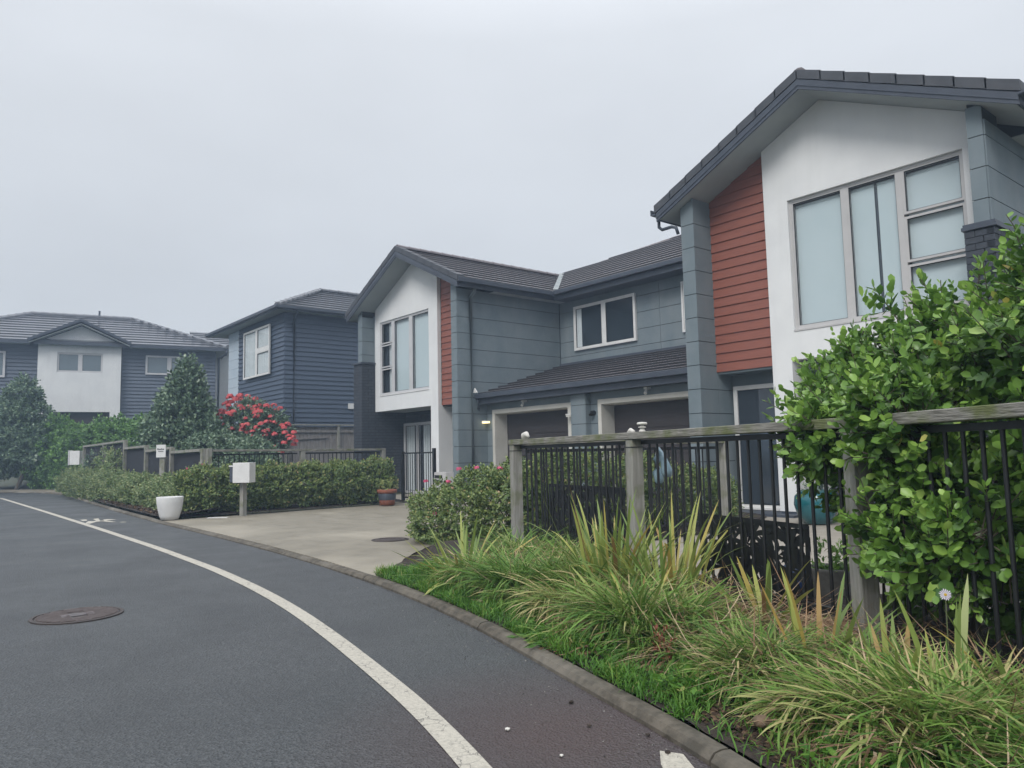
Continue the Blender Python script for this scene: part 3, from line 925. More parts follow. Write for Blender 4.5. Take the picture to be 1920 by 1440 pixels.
while z > 0:
    mb.box(bx0, bx1, by0, by0 + 0.1, z, z + bh - 0.01); mb.box(bx1 - 0.1, bx1, by0 + 0.101, by1, z, z + bh - 0.01); z -= bh
o = mb.build('brick_courses', M['brick'], A); o['kind'] = 'stuff'
mb = MB(); mb.box(bx0 - 0.025, bx1 + 0.025, by0 - 0.025, by1 + 0.02, 3.94, 3.985); mb.box(bx0 - 0.01, bx1 + 0.01, by0 - 0.01, by1, 3.985, 4.022)
mb.build('pier_cap', M['barge'], A)

def gable_roof(H, xc, yf, yb, ztop, half, left_gut=True, right_gut=True, wall0=None, wall1=None):
    """gable roof with ridge along Y: tiles, ridge caps, verge tiles, barge boards, soffit, gutters."""
    ze = ztop - 0.10 - SL * half
    L = yb - yf
    tl = yf + 0.05
    for sg, (ux, vx) in ((1, (1, -1)), (-1, (-1, 1))):
        if sg > 0: roof_slope((xc + half, tl, ze), (0, 1), (-1, 0), L, half, SL, 9, H, [M['tile'], M['tileshade']])
        else: roof_slope((xc - half, tl, ze), (0, 1), (1, 0), L, half, SL, 9, H, [M['tile'], M['tileshade']])
    ridge_tiles((xc, yf + 0.05, ztop - 0.05), (xc, yb, ztop - 0.05), H)
    # under-roof slab so that no light leaks
    mb = MB()
    mb.prism([(xc - half + 0.02, ze - 0.03), (xc, ztop - 0.16), (xc + half - 0.02, ze - 0.03), (xc + half - 0.02, ze - 0.06), (xc, ztop - 0.19), (xc - half + 0.02, ze - 0.06)], 1, yf + 0.07, yb)
    mb.build('roof_deck', M['joint'], H)
    # verge tiles: overlapping blocks up the slope
    for sg in (1, -1):
        n_ = 8; dx = half / n_
        for i in range(n_):
            xa, xb = xc + sg * (half + 0.03 - i * dx), xc + sg * (half + 0.03 - (i + 1) * dx - 0.02)
            za_, zb_ = ze + i * dx * SL, ze + (i + 1) * dx * SL
            t0, t1 = 0.064, 0.059
            mb = MB(); mb.prism([(xa, za_ - 0.085), (xa, za_ + t0), (xb, zb_ + t1), (xb, zb_ - 0.085)], 1, yf - 0.012, yf + 0.20)
            mb.build('verge_tile', M['verge'], H)
        xe = xc + sg * half
        # barge board in two steps
        mb = MB()
        mb.prism([(xe, ze - 0.088), (xc, ztop - 0.188), (xc, ztop - 0.288), (xe, ze - 0.188)], 1, yf + 0.0, yf + 0.03)
        mb.prism([(xe, ze - 0.186), (xc, ztop - 0.286), (xc, ztop - 0.345), (xe, ze - 0.245)], 1, yf + 0.012, yf + 0.04)
        mb.build('barge_board', M['barge'], H)
    # raked soffit under the front overhang
    sz = ztop - 0.335
    mb = MB()
    mb.prism([(xc - half + 0.05, sz - SL * (half - 0.05)), (xc, sz), (xc + half - 0.05, sz - SL * (half - 0.05)), (xc + half - 0.05, sz - SL * (half - 0.05) + 0.02), (xc, sz + 0.02), (xc - half + 0.05, sz - SL * (half - 0.05) + 0.02)], 1, yf + 0.041, yf + 1.25)
    mb.build('soffit', M['soffit'], H)
    # level eave soffits along the sides, fascias, gutters
    for sg, wx in ((-1, wall0), (1, wall1)):
        xe = xc + sg * half
        a, b = sorted((xe - sg * 0.03, wx + sg * 0.002))
        mb = MB(); mb.box(a, b, yf + 1.26, yb, ze - 0.20, ze - 0.185); mb.build('eave_soffit', M['soffit'], H)
        a, b = sorted((xe, xe - sg * 0.028))
        mb = MB(); mb.box(a, b, yf + 0.042, yb, ze - 0.22, ze - 0.02); mb.build('fascia', M['barge'], H)
        gutter((xe + sg * 0.001, yf - 0.02, ze - 0.125), (xe + sg * 0.001, yb, ze - 0.125), H, out=(sg, 0, 0))

gable_roof(A, XA, 10.62, 20.0, 7.08, 2.90, wall0=-8.33, wall1=-3.38)
# downpipe elbow at the left eave
mb = MB(); mb.tube([(-8.79, 10.80, 5.46), (-8.79, 10.80, 5.30), (-8.72, 10.80, 5.24), (-8.50, 10.80, 5.24), (-8.40, 10.80, 5.20), (-8.38, 10.83, 5.08)], 0.03, 10)
mb.build('downpipe', M['barge'], A, smooth=True)

# ------------------------------------------------------------------ house B (middle)
B = empty('townhouse', (-17.69, 11.0, 0), 'middle townhouse with white gable, tall three-light window and a garage wing on its right', 'house', 'two-storey houses of the street')
XB, ZB = -17.69, 6.66
GB = (XB, ZB - 0.005, SL)
YB = 11.0
X0, X1 = -19.97, -16.57
vx0, vx1, vz0, vz1 = -19.68, -17.0, 2.97, 5.16
mb = MB()
def wB(p, y0=YB, y1=YB + 0.11): 
    q = clip_gable(p, XB, ZB, SL)
    if q: mb.prism(q, 1, y0, y1)
wB([(X0, vz1), (X1, vz1), (X1, 8), (X0, 8)])
wB([(X0, 2.50), (X1, 2.50), (X1, vz0), (X0, vz0)])
wB([(X0, vz0), (vx0, vz0), (vx0, vz1), (X0, vz1)])
wB([(vx1, vz0), (X1, vz0), (X1, vz1), (vx1, vz1)])
wB([(-16.93, 0.1), (X1, 0.1), (X1, 2.50), (-16.93, 2.50)], YB, 12.05)
mb.build('front_wall', M['render'], B)
w = window_y(B, vx0, vx1, vz0, vz1, YB + 0.03,
             [(-19.65, -19.02, 4.50, 5.13), (-19.65, -19.02, 3.79, 4.46), (-19.65, -19.02, 3.0, 3.75), (-18.92, -18.05, 3.0, 5.13), (-17.93, -17.03, 3.0, 5.13)], M['alu'], None, depth=0.07)
mb = MB(); mb.box(-19.02, -18.92, YB + 0.035, YB + 0.095, 3.0, 5.13); mb.box(-18.05, -17.93, YB + 0.035, YB + 0.095, 3.0, 5.13); mb.build('mullion', M['alu'], w)
mb = MB(); mb.box(-18.9, -18.07, YB + 0.13, YB + 0.135, 3.0, 5.13); mb.build('roller_blind', M['blind'], w)
mb = MB(); mb.box(-17.9, -17.05, YB + 0.13, YB + 0.135, 3.0, 5.13); mb.build('roller_blind', M['blind'], w)
mb = MB()
for k in range(9):
    xx = -19.32 + k * 0.033
    mb.box(xx, xx + 0.028, YB + 0.13 + 0.012 * (k % 2), YB + 0.14 + 0.012 * (k % 2), 3.0, 5.1)
mb.build('curtain', M['blind2'], w)
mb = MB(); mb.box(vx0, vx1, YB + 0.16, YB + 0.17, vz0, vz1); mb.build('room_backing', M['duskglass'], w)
mb = MB(); mb.box(vx0, vx1, YB - 0.015, YB + 0.03, vz0 - 0.03, vz0 - 0.002); mb.build('sill', M['white'], w)
# red boards
z = 2.49
while z < 6.3:
    q = clip_gable([(X1 + 0.02, z), (-15.36, z), (-15.36, z + 0.165), (X1 + 0.02, z + 0.165)], XB, ZB, SL)
    if q:
        mb = MB(); n_ = len(q)
        vs = [(x, 11.12 - 0.022 * (1 - (zz - z) / 0.165), zz) for x, zz in q] + [(x, 11.16, zz) for x, zz in q]
        mb.add(vs, [tuple(range(n_)), tuple(range(2 * n_ - 1, n_ - 1, -1))] + [(i, i + n_, (i + 1) % n_ + n_, (i + 1) % n_) for i in range(n_)])
        mb.build('weatherboard', M['red'], B)
    z += 0.165
mb = MB()
q = clip_gable([(X1, 2.5), (-15.36, 2.5), (-15.36, 8), (X1, 8)], *GB); mb.prism(q, 1, 11.161, 11.6)
mb.box(X1, -15.36, 11.14, 12.05, 2.46, 2.488)
mb.build('board_backing', M['joint'], B)
mb = MB(); mb.box(X1, -15.36, 12.05, 12.15, 0, 2.46); mb.build('entry_wall', M['render'], B)
# right pier and side wall of teal panels
zsb = [0.0, 0.55] + [0.965 + 0.405 * k for k in range(0, 13)]
mb = MB(); q = clip_gable([(-15.34, 0), (-15.122, 0), (-15.122, 7), (-15.34, 7)], *GB); mb.prism(q, 1, 10.622, 11.2)
mb.box(-15.30, -15.122, 11.2, 20, 0, 5.33)
mb.build('pier_core', M['joint'], B)
panel_front(B, -15.35, -15.121, zsb, 10.60, GB)
panel_side(B, -15.10, 10.602, 14.08, [q for q in zsb if q < 5.2] + [5.33])
mb = MB(); mb.tube([(-14.86, 11.0, 5.36), (-14.9, 11.0, 5.22), (-15.05, 11.0, 5.12), (-15.05, 11.0, 0.1)], 0.048, 10); mb.build('downpipe', M['teal'], B, smooth=True)
# left pier: teal above, brick below running back under the overhang
mb = MB(); q = clip_gable([(-20.27, 4.0), (-20.062, 4.0), (-20.062, 7), (-20.27, 7)], *GB); mb.prism(q, 1, 10.622, 11.1)
mb.build('pier_core', M['joint'], B)
zl = [4.0, 4.22, 4.63, 5.04, 5.45, 5.7]
panel_front(B, -20.29, -20.061, zl, 10.60, GB)
panel_side(B, -20.04, 10.602, 11.0, [4.0, 4.22, 4.63, 5.04, 5.36])
mb = MB(); mb.box(-20.46, -19.972, 10.562, 12.05, 0, 3.93); mb.box(-20.4, -16.93, 12.07, 12.2, 0, 2.49); mb.box(-20.28, -20.0, 12.05, 20, 0, 5.35)
mb.build('brick_core', M['mortar'], B)
mb = MB(); z = 0.0
while z < 3.92:
    zt = min(z + 0.076, 3.92)
    o_ = 0.115 * (int(z / 0.086 + 0.5) % 2)
    mb.box(-20.48, -20.36 + o_ * 0.8, 10.55, 10.65, z, zt); mb.box(-20.35 + o_ * 0.8, -19.96, 10.55, 10.65, z, zt)
    yy = 10.651 + 0.0
    first = 0.23 - o_
    while yy < 12.05:
        ye = min(yy + first - 0.01, 12.05)
        mb.box(-20.06, -19.96, yy, ye, z, zt); yy += first; first = 0.23
    xx = -19.96
    while xx < -16.93 and z < 2.4:
        mb.box(xx, min(xx + 0.22, -16.93), 12.05, 12.08, z, zt); xx += 0.23
    z += 0.086
o = mb.build('brick_courses', M['brick'], B); o['kind'] = 'stuff'
mb = MB(); mb.box(-20.52, -19.93, 10.51, 11.0, 3.935, 3.985); mb.build('pier_cap', M['barge'], B)
mb = MB(); mb.box(-19.95, -16.94, 11.11, 12.05, 2.50, 2.52); mb.build('porch_soffit', M['soffit'], B)
mb = MB(); mb.box(-20.29, -19.97, 11.0, 12.05, 2.5, 5.4); mb.build('inner_wall', M['teal'], B)
# slider
w = window_y(B, -19.93, -17.2, 0.05, 2.16, 11.95, [(-19.88, -19.2, 0.1, 2.11), (-19.14, -18.4, 0.1, 2.11), (-18.3, -17.25, 0.1, 2.11)], M['alu'], None, depth=0.08, label='sliding door with curtains under the white overhang')
mb = MB()
for k in range(22):
    xx = -19.9 + k * 0.06
    if k in (8, 9, 13, 14, 15): continue
    mb.box(xx, xx + 0.05, 12.05 - 0.012 - 0.01 * (k % 2), 12.05 - 0.01 * (k % 2), 0.1, 2.1)
mb.build('curtain', M['blind2'], w)
gable_roof(B, XB, 10.38, 20.0, 7.0, 2.94, wall0=-20.29, wall1=-15.10)

# ------------------------------------------------------------------ garage wing between them
G = empty('garage_wing', (-11.7, 11.5, 0), 'dark two-door garage wing with a tiled lean-to roof between the two white-gabled townhouses', 'garage', 'two-storey houses of the street')
# upper wall panels
zl = [3.36, 3.77, 4.18, 4.60, 5.01, 5.33]
wl0, wl1, wlz0, wlz1 = -14.49, -12.29, 3.90, 5.10
mb = MB(); mb.box(-15.098, -8.335, 14.125, 14.3, 0, 5.33); mb.build('wall_backing', M['joint'], G)
for i in range(len(zl) - 1):
    for xa, xb in ((-15.098, -11.565), (-11.555, -8.335)):
        mb = MB(); mb.box(xa, xb, 14.10, 14.12, zl[i] + 0.006, zl[i + 1] - 0.006); mb.build('panel', M['teal'], G)
w = window_y(G, wl0, wl1, wlz0, wlz1, 14.035, [(-14.45, -13.42, 3.94, 5.06), (-13.34, -12.33, 3.94, 5.06)], M['white'], None, depth=0.06, fw=0.05)
mb = MB(); mb.box(-13.42, -13.34, 14.037, 14.09, 3.94, 5.06); mb.build('mullion', M['white'], w)
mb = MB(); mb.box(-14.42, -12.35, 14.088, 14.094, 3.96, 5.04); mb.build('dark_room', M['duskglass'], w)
mb = MB(); mb.box(-14.40, -14.22, 14.076, 14.082, 3.98, 5.03); mb.build('curtain', M['blind2'], w)
w = window_y(G, -10.86, -9.0, wlz0, wlz1, 14.035, [(-10.80, -9.93, 3.94, 5.06), (-9.9, -9.05, 3.94, 5.06)], M['white'], None, depth=0.06, fw=0.05)
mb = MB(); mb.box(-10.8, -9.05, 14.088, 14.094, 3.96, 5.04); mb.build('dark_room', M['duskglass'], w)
# lower garage roof: lean-to from the gutter (y 11.25) to the wall (y 14.1)
roof_slope((-15.09, 11.22, 2.66), (1, 0), (0, 1), 6.75, 2.88, 0.31, 9, G, [M['tile'], M['tileshade']])
mb = MB(); mb.prism([(11.24, 2.62), (14.11, 3.52), (14.11, 3.48), (11.24, 2.58)], 0, -15.09, -8.34); mb.build('roof_deck', M['joint'], G)
mb = MB(); mb.box(-15.09, -8.34, 14.04, 14.098, 3.54, 3.60); mb.build('flashing', M['barge'], G)
gutter((-15.07, 11.20, 2.55), (-8.34, 11.20, 2.55), G, out=(0, -1, 0))
mb = MB(); mb.box(-15.09, -8.34, 11.202, 11.23, 2.42, 2.64); mb.build('fascia', M['barge'], G)
mb = MB(); mb.box(-15.09, -8.34, 11.231, 11.49, 2.425, 2.44); mb.build('eave_soffit', M['barge'], G)
# small white corner flashing and short downpipe at the left end
mb = MB(); mb.prism([(-15.09, 2.70), (-14.93, 2.70), (-15.03, 2.82)], 1, 11.06, 11.09); mb.build('gutter_end', M['white'], G)
mb = MB(); mb.tube([(-14.98, 11.14, 2.55), (-14.98, 11.14, 2.34), (-15.05, 11.2, 2.28)], 0.035, 8); mb.build('downpipe', M['barge'], G, smooth=True)
# upper roof of the wing: one slope, valley with house B's roof
def cutl(r):   # left edge follows the hip above B's ridge
    z_ = 5.5 + 0.5 * r
    return -0.6 if z_ < 6.98 else 3.0 * (0.5 + (z_ - 6.98) * 3.9) - 0.6
roof_slope((-17.4, 13.60, 5.5), (1, 0), (0, 1), 9.4, 3.9, 0.5, 12, G, [M['tile'], M['tileshade']], cut=lambda r: max(-0.3, (5.5 + 0.5 * r - 7.0) * 13.2) if 5.5 + 0.5 * r > 7.0 else -0.3)
mb = MB(); mb.add([(-17.7, 13.62, 5.45), (-8.3, 13.62, 5.45), (-8.3, 17.45, 7.34), (-13.2, 17.3, 7.26), (-17.6, 16.7, 6.93)], [(0, 1, 2, 3, 4)]); mb.build('roof_deck', M['joint'], G)
gutter((-14.72, 13.58, 5.40), (-8.34, 13.58, 5.40), G, out=(0, -1, 0))
mb = MB(); mb.box(-14.75, -8.34, 13.582, 13.61, 5.27, 5.50); mb.build('fascia', M['barge'], G)
mb = MB(); mb.box(-14.75, -8.34, 13.611, 14.098, 5.28, 5.295); mb.build('eave_soffit', M['barge'], G)
# valley flashing
mb = MB()
for k in range(14):
    t0, t1 = k / 14, (k + 0.8) / 14
    a = Vector((-14.70, 13.60, 5.56)).lerp(Vector((-17.6, 16.60, 7.02)), t0); b = Vector((-14.70, 13.60, 5.56)).lerp(Vector((-17.6, 16.60, 7.02)), t1)
    mb.add([tuple(a + Vector((-.05, -.05, 0.02))), tuple(a + Vector((.05, .05, 0.02))), tuple(b + Vector((.05, .05, 0.02))), tuple(b + Vector((-.05, -.05, 0.02)))], [(0, 1, 2, 3)])
mb.build('valley_flashing', M['soffit'], G)
# hip caps along the top edge
ridge_tiles((-17.6, 16.75, 7.0), (-13.2, 17.3, 7.36), G, r=0.08)
ridge_tiles((-13.2, 17.3, 7.36), (-8.6, 17.5, 7.44), G, r=0.08)
# ground-floor garage front
mb = MB()
mb.box(-15.098, -14.85, 11.5, 11.7, 0, 2.425); mb.box(-14.85, -12.0, 11.5, 11.7, 2.27, 2.425); mb.box(-12.0, -11.17, 11.5, 11.7, 0, 2.425)
mb.box(-11.17, -8.335, 11.5, 11.7, 2.27, 2.425)
mb.build('garage_wall', M['teal'], G)
for z in (0.55, 0.965, 1.37, 1.77, 2.18):
    for xa, xb in ((-15.09, -14.86), (-11.45, -11.18)):
        mb = MB(); mb.box(xa, xb, 11.496, 11.502, z - 0.005, z + 0.005); mb.build('panel_joint', M['joint'], G)
mb = MB(); mb.box(-11.86, -11.45, 11.36, 11.5, 0, 2.42)
mb.build('pier_core', M['joint'], G)
for i in range(6):
    za_, zb_ = [0.0, 0.55, 0.965, 1.37, 1.77, 2.18, 2.42][i:i + 2]
    mb = MB(); mb.box(-11.87, -11.44, 11.34, 11.362, za_ + 0.005, zb_ - 0.005); mb.build('panel', M['teal'], G)
    mb = MB(); mb.box(-11.442, -11.42, 11.345, 11.5, za_ + 0.005, zb_ - 0.005); mb.build('panel', M['teal'], G)
for gi, (xa, xb) in enumerate(((-14.84, -12.0), (-11.17, -8.36))):
    mb = MB()
    mb.box(xa, xb, 11.46, 11.52, 2.17, 2.27); mb.box(xa, xa + 0.10, 11.46, 11.52, 0.04, 2.17); mb.box(xb - 0.10, xb, 11.46, 11.52, 0.04, 2.17)
    mb.box(xa + 0.08, xa + 0.10, 11.52, 11.86, 0.04, 2.17); mb.box(xb - 0.10, xb - 0.08, 11.52, 11.86, 0.04, 2.17); mb.box(xa + 0.1, xb - 0.1, 11.52, 11.86, 2.15, 2.17)
    mb.build('door_surround', M['surround'], G)
    mb = MB(); mb.box(xa + 0.10, xb - 0.10, 11.875, 11.9, 0.04, 2.17)
    gd = mb.build('garage_door', M['garage'], G)
    for k in range(4):
        z0, z1 = 0.05 + k * 0.53, 0.05 + (k + 1) * 0.53 - 0.008
        mb = MB(); mb.box(xa + 0.11, xb - 0.11, 11.85, 11.875, z0, z1)
        for j in range(1, 3):
            zz = z0 + (z1 - z0) * j / 3
            mb.box(xa + 0.112, xb - 0.112, 11.846, 11.85, zz - (z1 - z0) / 3 + 0.012, zz)
        mb.build('door_panel', M['garage'], gd)
# lamps and sensors
def sensor(x, z):
    mb = MB(); mb.box(x - 0.045, x + 0.045, 11.38, 11.5, z + 0.02, z + 0.07); mb.tube([(x, 11.42, z + 0.03), (x, 11.39, z - 0.03), (x + 0.01, 11.36, z - 0.07)], [0.022, 0.03, 0.034], 10)
    mb.build('motion_sensor', M['white'], G)
sensor(-13.57, 2.36); sensor(-9.77, 2.36)
for x, on in ((-15.0, True), (-11.93, False)):
    mb = MB(); mb.box(x - 0.09, x + 0.06, 11.33, 11.455, 1.945, 1.985)
    o = mb.build('wall_lamp', M['lamp'] if on else M['surround'], G)
    o['label'] = 'lit wall lamp left of the garage doors' if on else 'cream wall lamp between the garage doors'
    mb = MB(); mb.box(x - 0.095, x + 0.065, 11.32, 11.458, 1.987, 2.01); mb.build('lamp_hood', M['white'], o)
mb = MB(); mb.tube([(-11.32, 11.5, 2.0), (-11.32, 11.43, 1.99)], 0.055, 12); mb.tube([(-11.32, 11.43, 1.98), (-11.31, 11.36, 1.95)], [0.05, 0.03], 12)
mb.build('dome_camera', M['black'], G)

# ------------------------------------------------------------------ house C (dark blue boards)
C_ = empty('dark_boarded_house', (-30, 11.3, 0.9), 'dark blue weatherboard house with one white-framed corner window, behind the red-flowered shrub', 'house', 'two-storey houses of the street')
zt = 6.84
mb = MB(); mb.box(-32.6, -27.62, 11.32, 20, 0.3, zt); mb.build('wall_core', M['joint'], C_)
z = 1.3
while z < zt:
    z1 = min(z + 0.183, zt)
    f = (z1 - z) / 0.183
    mb = MB(); vs = [(-32.62, 11.262, z), (-27.6, 11.262, z), (-27.6, 11.305, z1), (-32.62, 11.305, z1), (-32.62, 11.33, z), (-27.6, 11.33, z), (-27.6, 11.33, z1), (-32.62, 11.33, z1)]
    mb.add(vs, [(0, 1, 2, 3), (7, 6, 5, 4), (0, 4, 5, 1), (1, 5, 6, 2), (2, 6, 7, 3), (3, 7, 4, 0)]); mb.build('weatherboard', M['navy'], C_)
    mb = MB(); vs = [(-27.560, 11.29, z), (-27.560, 20, z), (-27.598, 20, z1), (-27.598, 11.29, z1), (-27.63, 11.29, z), (-27.63, 20, z), (-27.63, 20, z1), (-27.63, 11.29, z1)]
    mb.add(vs, [(0, 1, 2, 3), (7, 6, 5, 4), (0, 4, 5, 1), (1, 5, 6, 2), (2, 6, 7, 3), (3, 7, 4, 0)]); mb.build('weatherboard', M['navy'], C_)
    z += 0.183
mb = MB(); mb.tube([(-27.2, 11.65, 6.8), (-27.5, 11.65, 6.66), (-27.53, 11.65, 6.5), (-27.53, 11.65, 1.5)], 0.05, 8); mb.build('downpipe', M['barge'], C_, smooth=True)
# pale panel wall set left of the boards
zz = 6.80; i = 0
while zz > 1.4:
    mb = MB(); mb.box(-33.95, -32.63, 11.30, 11.4, zz - 0.41 + 0.008, zz); mb.build('pale_panel', M['pale'], C_); zz -= 0.41
mb = MB(); mb.box(-33.93, -32.64, 11.405, 18, 1.2, 6.8); mb.build('panel_core', M['joint'], C_)
w = window_y(C_, -31.68, -28.8, 4.53, 6.52, 11.15, [(-31.63, -30.28, 4.58, 6.47), (-30.14, -28.85, 5.65, 6.47), (-30.14, -28.85, 4.58, 5.50)], M['white'], M['blind2'], depth=0.06, fw=0.06)
for o in [q for q in w.children if q.name.startswith('blind')]: o.location.y -= 0.04
mb = MB(); mb.box(-30.28, -30.14, 11.152, 11.205, 4.58, 6.47); mb.box(-30.14, -28.85, 11.154, 11.204, 5.50, 5.65); mb.build('mullion', M['white'], w)
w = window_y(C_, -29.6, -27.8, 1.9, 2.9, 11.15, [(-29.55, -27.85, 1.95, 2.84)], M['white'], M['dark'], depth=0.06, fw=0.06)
for o in [q for q in w.children if q.name.startswith('blind')]: o.location.y -= 0.04
mb = MB(); mb.box(-27.57, -27.50, 13.95, 14.2, 3.12, 3.34); mb.build('meter_box', M['white'], C_)
# roof: right slope and front hip
roof_slope((-27.1, 10.8, 6.97), (0, 1), (-1, 0), 9.2, 3.15, 0.47, 9, C_, [M['tile2'], M['tileshade']], cut=lambda r: r, wave=0.45)
roof_slope((-35.4, 10.8, 6.97), (1, 0), (0, 1), 8.3, 3.15, 0.47, 9, C_, [M['tile2'], M['tileshade']], cut=lambda r: r * 1.64, cut2=lambda r: r, wave=0.45)
ridge_tiles((-27.12, 10.82, 7.0), (-30.25, 13.95, 8.50), C_, r=0.13, step=0.42, m=M['tile2'])
ridge_tiles((-30.25, 13.95, 8.50), (-30.25, 20, 8.50), C_, r=0.13, step=0.42, m=M['tile2'])
mb = MB(); mb.box(-35.3, -27.14, 10.86, 20, 6.82, 6.835); mb.build('eave_soffit', M['soffit'], C_)
mb = MB(); mb.box(-35.4, -27.1, 10.8, 10.83, 6.80, 6.97); mb.box(-27.13, -27.1, 10.831, 20, 6.80, 6.97); mb.build('fascia', M['barge'], C_)
gutter((-35.4, 10.80, 6.85), (-27.0, 10.80, 6.85), C_, out=(0, -1, 0)); gutter((-27.1, 10.70, 6.85), (-27.1, 20, 6.85), C_, out=(1, 0, 0))

# ------------------------------------------------------------------ house D across the end of the street
th = R(77.8)
P0 = Vector((-41.74, 8.55, 0))
D_ = empty('white_gabled_house', P0, 'farthest house facing down the street, grey boards either side of a small white gable', 'house', 'two-storey houses of the street', rotz=th)
# local frame: x along the facade (left to right), y away from the viewer
def dbox(name, m, *b, **k):
    mb = MB()
    for q in b: mb.box(*q)
    return mb.build(name, m, D_, local=True, **k)
dbox('wall_core', M['joint'], (-9.2, 4.45, 0.02, 8, 0.8, 7.05))
mb = MB(); z = 1.2
while z < 7.0:
    for xa, xb in ((-9.2, -3.62), (0.0, 4.45)):
        vs = [(xa, -0.05, z), (xb, -0.05, z), (xb, 0.0, z + 0.18), (xa, 0.0, z + 0.18), (xa, 0.02, z), (xb, 0.02, z), (xb, 0.02, z + 0.18), (xa, 0.02, z + 0.18)]
        mb.add(vs, [(0, 1, 2, 3), (7, 6, 5, 4), (0, 4, 5, 1), (1, 5, 6, 2), (2, 6, 7, 3), (3, 7, 4, 0)])
    z += 0.18
o = mb.build('weatherboards', M['greyboard'], D_, local=True); o['kind'] = 'stuff'
xd, zd = -1.80, 7.93
mb = MB()
def dw(p, y0=-0.3, y1=0.0):
    q = clip_gable(p, xd, zd, 0.47)
    if q: mb.prism(q, 1, y0, y1)
dw([(-3.60, 6.60), (-0.03, 6.60), (-0.03, 9), (-3.60, 9)]); dw([(-3.6, 3.68), (-0.03, 3.68), (-0.03, 5.62), (-3.6, 5.62)])
dw([(-3.6, 5.62), (-2.80, 5.62), (-2.80, 6.6), (-3.6, 6.6)]); dw([(-0.84, 5.62), (-0.03, 5.62), (-0.03, 6.6), (-0.84, 6.6)])
dw([(-3.6, 1.2), (-2.90, 1.2), (-2.90, 3.68), (-3.6, 3.68)]); dw([(-0.48, 1.2), (-0.03, 1.2), (-0.03, 3.68), (-0.48, 3.68)])
mb.build('front_wall', M['render'], D_, local=True)
dbox('garage_door', M['garage'], (-2.9, -0.48, -0.05, 0.015, 1.2, 3.68))
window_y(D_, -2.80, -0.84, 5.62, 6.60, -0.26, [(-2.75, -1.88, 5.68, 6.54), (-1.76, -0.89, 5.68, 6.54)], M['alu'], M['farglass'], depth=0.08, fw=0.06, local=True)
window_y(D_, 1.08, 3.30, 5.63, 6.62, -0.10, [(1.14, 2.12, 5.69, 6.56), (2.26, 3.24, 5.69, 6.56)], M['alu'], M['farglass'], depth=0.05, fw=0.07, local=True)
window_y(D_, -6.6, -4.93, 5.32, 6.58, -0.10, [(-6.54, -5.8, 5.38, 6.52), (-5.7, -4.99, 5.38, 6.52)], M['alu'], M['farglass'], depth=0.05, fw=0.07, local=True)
for o in [q for w_ in D_.children if w_.name.startswith('window') for q in w_.children if q.name.startswith('blind')]: o.location.y -= 0.06
dbox('mullion', M['alu'], (-1.88, -1.76, -0.255, -0.19, 5.68, 6.54)); dbox('mullion', M['alu'], (2.12, 2.26, -0.098, -0.06, 5.69, 6.56)); dbox('mullion', M['alu'], (-5.8, -5.7, -0.098, -0.06, 5.38, 6.52))
# main hipped roof
hp = 4.6
roof_slope((-9.0, -0.6, 7.08), (1, 0), (0, 1), 14.0, hp, 0.45, 11, D_, [M['tile2'], M['tileshade']], local=True, cut=lambda r: r, cut2=lambda r: r, wave=0.6)
roof_slope((5.0, -0.6, 7.08), (0, 1), (-1, 0), 9.2, hp, 0.45, 11, D_, [M['tile2'], M['tileshade']], local=True, cut=lambda r: r, cut2=lambda r: r, wave=0.9)
ridge_tiles((-4.4, 4.0, 9.16), (0.4, 4.0, 9.16), D_, local=True, r=0.19, step=0.45, m=M['tile2'])
ridge_tiles((4.98, -0.58, 7.12), (0.4, 4.0, 9.16), D_, local=True, r=0.19, step=0.45, m=M['tile2'])
ridge_tiles((-8.98, -0.58, 7.12), (-4.4, 4.0, 9.16), D_, local=True, r=0.19, step=0.45, m=M['tile2'])
dbox('fascia', M['barge'], (-9.0, 5.0, -0.62, -0.59, 6.93, 7.10), (5.0, 5.03, -0.62, 8.6, 6.93, 7.10))
dbox('eave_soffit', M['soffit'], (-9.0, -3.97, -0.585, 0.0, 6.95, 6.96)); dbox('eave_soffit', M['soffit'], (0.36, 5.0, -0.585, 0.0, 6.95, 6.96), (4.46, 4.99, 0.0, 8.6, 6.95, 6.96))
mb = MB(); mb.tube([(4.95, -0.64, 6.95), (4.9, -0.5, 6.75), (4.58, -0.12, 6.6), (4.58, -0.1, 1.5)], 0.06, 8); mb.build('downpipe', M['barge'], D_, local=True, smooth=True)
mb = MB(); mb.tube([(-1.2, 3.9, 9.2), (-1.2, 3.9, 9.5)], 0.05, 8); mb.build('roof_vent', M['barge'], D_, local=True)
# little front gable roof
for sg in (1, -1):
    mb = MB(); mb.prism([(xd + sg * 2.16, 7.04), (xd, 8.08), (xd, 8.22), (xd + sg * 2.22, 7.14)], 1, -0.85, -0.80); mb.build('barge_board', M['barge'], D_, local=True)
    mb = MB(); mb.prism([(xd + sg * 2.2, 7.12), (xd, 8.18), (xd, 8.14), (xd + sg * 2.2, 7.08)], 1, -0.799, 2.0); mb.build('gable_roof', M['tile2'], D_, local=True)
    mb = MB(); mb.prism([(xd + sg * 2.15, 6.98), (xd, 7.99), (xd, 7.96), (xd + sg * 2.15, 6.95)], 1, -0.799, -0.3); mb.build('soffit', M['soffit'], D_, local=True)

